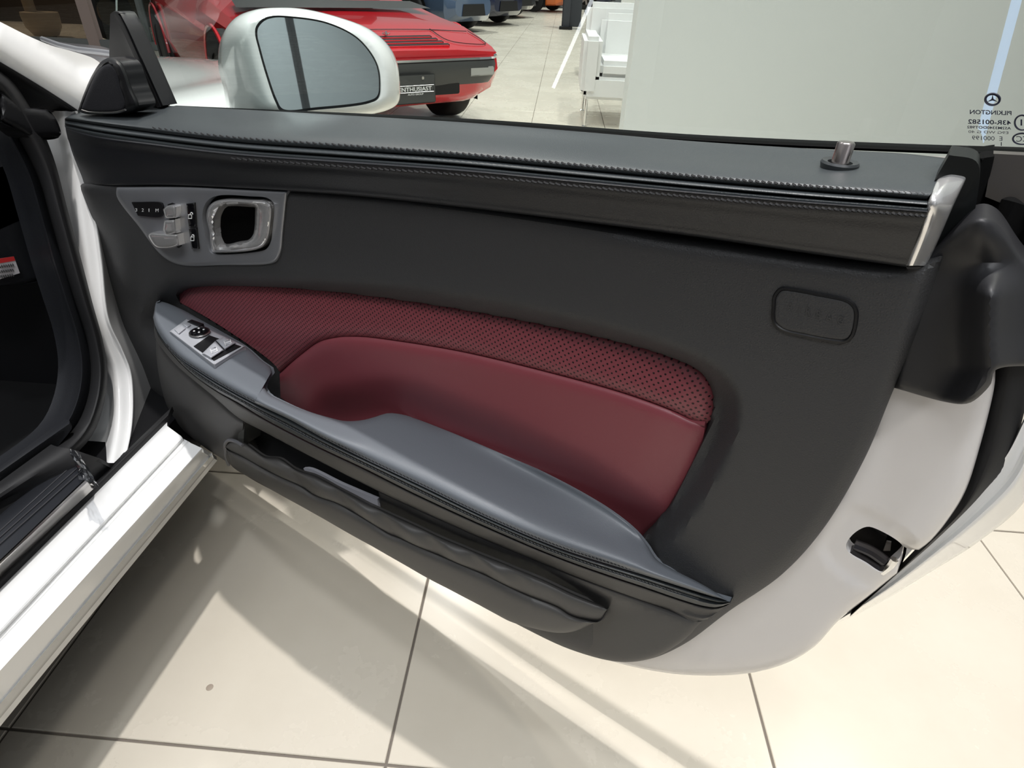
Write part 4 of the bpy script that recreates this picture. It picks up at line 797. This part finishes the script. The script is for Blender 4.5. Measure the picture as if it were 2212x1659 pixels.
rloft('front_bumper', [arc(.02, -.34, .80, .55), arc(.055, -.34, .83, .525), arc(.06, -.34, .835, .50), arc(.055, -.34, .83, .44), arc(.02, -.36, .80, .385), arc(-.06, -.4, .74, .37)], M_BUMP)
rloft('bumper_strip', [arc(.03, -.34, .834, .552), arc(.055, -.34, .842, .545), arc(.058, -.34, .838, .532)], M_CHROME)
rloft('front_spoiler', [arc(.0, -.36, .78, .40), arc(-.02, -.36, .77, .33), arc(-.08, -.38, .72, .27), arc(-.14, -.4, .7, .25)], M_RED)
def curvex(y): return .0-.16*(abs(y)/.8)**3
rbox('number_plate', .085, .02, .385, .012, .38, .17, M_BUMP)
def onnose(px, py, d): return far(px, py, np.asarray(d)*1.0)
def plate_txt(s, y0, y1, z, h, name='plate_lettering'):
    V, F = textmesh(s, True, .3); w0, w1 = V[:, 0].min(), V[:, 0].max(); L_ = np.stack([np.full(len(V), .0925)+V[:, 2]*.001, y0+(y1-y0)*(V[:, 0]-w0)/(w1-w0), z+V[:, 1]/V[:, 1].max()*h], 1)
    mk(name, fr(L_), F, M_TEXTW, rb, smooth=False)
plate_txt('ENTHUSIAST', .09, -.14, .375, .024); plate_txt('AUTO GROUP', .03, -.08, .352, .010)
tube('plate_frame', fr(np.array([(.0925, .11, .368), (.0925, -.155, .368), (.0925, -.155, .406), (.0925, .11, .406)])), .002, M_SATIN, rb, n=4, cl=True)
for y in (.10, -.08): rbox('plate_screw', .094, y, .448, .006, .016, .016, M_SATIN, bev=.002)
for s in (1, -1):
    rbox('indicator_lamp', .035, s*.55, .462, .025, .19, .055, mat('clear_lamp', (.4, .4, .38), .15, coat=1), R=None)
    rbox('air_intake', .012, s*.28-.0, .365, .01, .22, .07, M_BLACK)
def topz(x): return np.interp(x, (-1.62, -1.3, -.95, -.6, -.35, -.1, 0), (.82, .785, .74, .707, .665, .615, .592))
for k in range(4):
    x = -.06-.055*k; rbox('grille_slat', x, .0, topz(x)-.004+.004*k*0, .022, .72-.03*k, .02, M_RED, R=.2)
for k in range(4):
    x = -.085-.055*k; rbox('grille_gap', x, 0, topz(x)+.0, .028, .74-.03*k, .01, M_BLACK, bev=.002, R=.2)
def line(name, pts, r=.0025, m=M_BLACK, dz=.002):
    P = np.array([(x, y, topz(x)+dz-.028*max(0, abs(y)-.45)/.35) for x, y in pts]); P = catmull(P, 30); return tube(name, fr(P), r, m, rb, n=5)
line('bonnet_gap', [(-.42, .7), (-.40, .3), (-.40, -.3), (-.42, -.7)])
for s in (1, -1):
    line('lamp_lid_gap', [(-.41, s*.40), (-.18, s*.40), (-.12, s*.44), (-.12, s*.66), (-.16, s*.70), (-.44, s*.72)])
rloft('bonnet_vent', [[(-1.28, y, topz(-1.28)+.022) for y in (.68, .3, 0, -.3, -.68)], [(-1.0, y, topz(-1.0)+.022) for y in (.72, .3, 0, -.3, -.72)]], mat('matt_vent_black', (.03, .03, .03), .5))
tube('nose_emblem', fr(np.array([(-.24, 0, topz(-.24)+.03), (-.27, 0, topz(-.27)+.012)])), .008, M_CHROME, rb); tube('nose_emblem', fr(np.array([(-.24, .025, topz(-.24)+.025), (-.245, 0, topz(-.24)+.015), (-.24, -.025, topz(-.24)+.025)])), .005, M_CHROME, rb)
for x, y, s in ((-.98, .74, 1), (-.98, -.74, -1), (-3.52, .74, 1), (-3.52, -.74, -1)):
    # wheel arch lining
    t = np.linspace(0, math.pi, 20); A = [(x+.37*math.cos(a), y+s*.168, .3+.36*math.sin(a)) for a in t]+[(x-.37, y+s*.168, .17), (x+.37, y+s*.168, .17)]
    mk('wheel_arch', fr(np.array(A)), [list(range(len(A)))], M_BLACK, rb, smooth=False)
    B = [(x+.38*math.cos(a), y+s*.168, .3+.37*math.sin(a)) for a in t]; tube('arch_lip', fr(np.array(B)), .012, M_RED, rb, n=6)
    wheel(fr, x, y+s*.07, .325, .215, rc, side_=s)
rbox('windscreen', -1.98, 0, .965, .62, 1.3, .012, M_GLOSSB, R=.5) 
tube('tow_hook', fr(np.array([(-1.5, .88, .2), (-1.5, .9, .15), (-1.47, .9, .13), (-1.45, .9, .15)])), .01, M_BLACK, rb)
# ------------------------------------------------------------------ parked cars at the back of the showroom
def sedan(name, gx, gy, psi, m, label, L_=4.6, rimm=M_RIM, group=None):
    f2 = car_frame((gx, gy, 0), psi); r_ = root(name, (gx, gy, 0), label, 'car', group)
    body('body', f2, [(0, .6, .3, .55, .62, .04, .02), (-.15, .78, .2, .6, .7, .06, .02), (-.6, .88, .17, .68, .8, .08, .03), (-1.2, .92, .16, .78, .9, .12, .03), (-1.6, .92, .16, .84, .98, .15, .02), (-2.1, .92, .16, .88, 1.3, .3, .03), (-2.6, .92, .16, .9, 1.4, .34, .03), (-3.3, .92, .16, .9, 1.36, .32, .02), (-3.9, .9, .2, .9, 1.1, .2, .02), (-L_+.1, .84, .25, .85, .98, .08, .02), (-L_, .76, .35, .8, .92, .08, .0)], m, r_)
    for x, y, s in ((-.85, .8, 1), (-.85, -.8, -1), (-3.6, .8, 1), (-3.6, -.8, -1)):
        wheel(f2, x, y+s*.07, .345, .24, r_, rimm=rimm, side_=s)
        t = np.linspace(0, math.pi, 16); A = [(x+.41*math.cos(a), y+s*.123, .34+.4*math.sin(a)) for a in t]+[(x-.41, y+s*.123, .15), (x+.41, y+s*.123, .15)]; mk('wheel_arch', f2(np.array(A)), [list(range(len(A)))], M_BLACK, r_, smooth=False)
    for s in (1, -1):
        V = np.array([(-.08, s*.5, .6), (-.03, s*.45, .56), (-.12, s*.72, .56), (-.25, s*.8, .64)]); mk('headlamp', f2(V), [[0, 1, 2, 3]], M_CHROME, r_, smooth=False)
    V = np.array([(.012, -.4, .3), (.012, .4, .3), (.012, .35, .5), (.012, -.35, .5)]); mk('grille', f2(V), [[0, 1, 2, 3]], M_BLACK, r_, smooth=False)
    return r_
g = lambda x, y: lvl(ar(x), ar(y), ar(0.))[0]
sedan('blue_saloon', -1.75, 13.9, math.radians(62), mat('pale_silver_blue', (.07, .11, .19), .15, coat=1), 'steel-blue saloon parked nearest behind the red coupe')
sedan('navy_saloon', -1.25, 16.4, math.radians(62), mat('navy_paint', (.006, .01, .04), .12, coat=1), 'dark navy saloon parked behind the steel-blue one')
sedan('black_saloon', -1.05, 19.6, math.radians(64), mat('black_paint', (.008, .008, .01), .15, coat=1), 'black saloon parked third behind the red coupe')
sedan('orange_sports_car', .15, 24.2, math.radians(70), mat('orange_paint', (.8, .16, .01), .2, coat=1), 'bright orange sports car at the far end of the row')
sedan('deep_blue_saloon', 1.9, 27.5, math.radians(75), mat('deep_blue_paint', (.004, .012, .06), .15, coat=1), 'deep blue car furthest back beside the dark stand')
# ------------------------------------------------------------------ lounge corner: armchair, table, stand
WH = mat('white_upholstery', (.78, .78, .77), .45, spec=.4)
gch = root('armchair', (.9, 5.9, 0), 'white leather armchair on thin chrome legs partly hidden by the front wall', 'armchair')
x0 = .19
box('seat_base', (x0+.45, 5.62, .29), (.86, .78, .16), WH, gch, .02); box('seat_cushion', (x0+.45, 5.60, .42), (.66, .70, .12), WH, gch, .035)
box('armrest', (x0+.06, 5.62, .44), (.14, .80, .40), WH, gch, .03); box('armrest', (x0+.84, 5.62, .44), (.14, .80, .40), WH, gch, .03)
box('backrest', (x0+.45, 6.02, .56), (.86, .17, .56), WH, gch, .04); box('back_cushion', (x0+.45, 5.88, .60), (.62, .14, .34), WH, gch, .05)
for dx in (.05, .85):
    for dy in (5.27, 5.98): lathe('leg', [(.022, 0), (.022, .006), (.011, .012), (.011, .21)], (x0+dx, dy, 0), M_CHROME, gch, n=14)
tb = root('side_table', (.62, 8.6, 0), 'white rectangular glass-topped table behind the armchair', 'table')
box('table_top', (.72, 8.5, .66), (.9, .7, .03), mat('white_glass', (.8, .84, .85), .1, coat=1), tb, .005); box('table_shelf', (.72, 8.5, .36), (.84, .62, .02), WH, tb, .004)
for dx in (-.4, .4):
    for dy in (-.3, .3): box('leg', (.72+dx, 8.5+dy, .325), (.035, .035, .65), M_SATIN, tb, .003)
sd = root('office_chair', (.33, 7.2, 0), 'small black chair base with chrome foot beside the white table', 'chair')
box('foot_bar', (.42, 7.0, .03), (.34, .05, .03), M_BLACK, sd, .008); box('upright', (.42, 7.0, .22), (.03, .04, .36), M_BLACK, sd, .005); box('seat', (.62, 7.0, .42), (.44, .42, .05), WH, sd, .02); box('backrest', (.84, 7.0, .62), (.04, .4, .36), WH, sd, .02)
st = root('display_stand', (.1, 16.2, 0), 'dark grey upright display stand on the far showroom floor', 'stand')
box('panel', (.22, 16.3, .75), (.44, .08, 1.4), mat('dark_grey_panel', (.04, .045, .055), .5), st, .01); box('base', (.1, 16.2, .03), (.3, .34, .05), M_BLACK, st, .008); box('column', (.1, 16.22, .4), (.16, .1, .75), mat('dark_grey_panel', (.04, .045, .055), .5), st, .008)
# tall pale columns and a window further back
for k, (x, y) in enumerate(((1.25, 12.5), (2.4, 15.5), (3.6, 19))):
    box('trim_%d' % (k+1), (x, y, 1.75), (.45, .45, 3.5), M_WALL, kind='structure', bev=.005)
# ------------------------------------------------------------------ glazed shop front on the left with a dark room behind
GL = root('window_1', (-8.6, 8.9, 0), 'glazed partition with pale frame posts in front of a dark brown room', 'window'); del GL['label']; del GL['category']; GL['kind'] = 'structure'
PF = mat('pinkish_frame', (.52, .42, .38), .5)
def post(px0_, py0_, wdt, m, y=8.9): p = far(ar(px0_), ar(py0_), y)[0]; return box('mullion', (p[0], y, 1.6), (wdt, .09, 3.2), m, GL, .006)
post(207, 90, .17, PF); post(325, 100, .06, mat('grey_frame', (.25, .27, .27), .4)); post(120, 60, .05, mat('dark_frame', (.03, .025, .02), .5), 9.1) if False else None
box('bottom_rail', (-8.2, 8.9, .05), (8.6, .08, .1), mat('grey_frame', (.25, .27, .27), .4), GL, .006)
gm = glassmat('shop_glass', (.75, .72, .68)); box('pane', (-9.5, 8.92, 1.6), (6.5, .012, 3.0), gm, GL, 0, smooth=False); box('pane', (-5.0, 8.92, 1.6), (2.2, .012, 3.0), glassmat('shop_glass_grey', (.6, .66, .66)), GL, 0, smooth=False)
wall('wall_brown', (-9.6, 12.2, 1.75), (8.4, .1, 3.5), mat('brown_panelling', (.035, .024, .016), .6)); wall('wall_grey', (-4.6, 12.0, 1.75), (3.0, .1, 3.5), mat('dark_grey_panelling', (.025, .03, .03), .6))
lp = far(ar(95.), ar(66.), 9.9)[0]
lt = root('pedestal_bowl', (lp[0], 9.9, 0), 'beige rounded bowl stool with a slim column standing in the dark brown room', 'stool')
MB_ = mat('beige_ceramic', (.42, .34, .24), .35)
lathe('bowl', [(.02, -.28), (.16, -.27), (.23, -.16), (.245, -.02), (.24, .03), (.2, .03)], (lp[0]+.02, 9.9, .29), MB_, lt, n=28)
lathe('column', [(.075, 0), (.075, .42), (.05, .44), (.05, .45)], (lp[0]-.14, 9.95, .3), MB_, lt, n=20); lathe('foot', [(.12, 0), (.12, .02), (.06, .03), (.06, .05)], (lp[0]+.02, 9.9, 0), M_BLACK, lt, n=20)
tp = far(ar(208.), ar(30.), 9.8)[0]
def torus(c, R_, r_, ax, n1=36, n2=12):
    P = np.array([[math.cos(t)*R_, 0, math.sin(t)*R_] for t in np.linspace(0, 2*math.pi, n1, endpoint=False)]); q = math.radians(ax); P = np.stack([P[:, 0]*math.cos(q), P[:, 0]*math.sin(q), P[:, 2]], 1)
    return tubeverts(P+np.array(c), r_, n2, cl=True)
V, F = torus((tp[0]+.18, 9.8, .36), .26, .1, 62); tyo = mk('upright_tyre', V, F, M_TYRE, label='black tyre standing upright behind the shop window post', cat='tyre')
# post behind the camera, seen only in the door mirror
box('trim_4', (2.76, -3.0, 1.75), (.05, .05, 3.5), M_BLACK, kind='structure', bev=.004)
# dark spot on the near tile
lathe('floor_scuff', [(.0, .0002), (.005, .0004), (.006, .0001)], tuple(lvl(ar(453.), ar(1485.), ar(.0))[0]), mat('scuff_brown', (.36, .3, .24), .5), None, n=14, label='small brown scuff mark on the sunlit tile left of centre', cat='stain')

# two lit tubes on the showroom side behind the camera, mirrored in the pane
def emit(name, col, st):
    m = bpy.data.materials.new(name); m.use_nodes = True; b = m.node_tree.nodes['Principled BSDF']; b.inputs['Base Color'].default_value = (*col, 1); b.inputs['Emission Color'].default_value = (*col, 1); b.inputs['Emission Strength'].default_value = st; return m
def lamp_tube(p, q, r, dist, m, lab):
    P = np.array([reflect_in_glass(*p, dist), reflect_in_glass(*q, dist)]); o = tube('tube_lamp', P, r, m, None, n=8, label=lab, cat='lamp'); return o
lamp_tube((2212, -60), (2112, 318), .012, 2.3, emit('blue_lamp_glow', (.3, .55, 1), 5), 'blue light tube whose reflection crosses the glass stamp at the right edge')
lamp_tube((1296, -40), (1195, 190), .007, 2.6, emit('white_lamp_glow', (.9, .95, 1), 7), 'thin white light tube reflected in the glass left of the armchair')
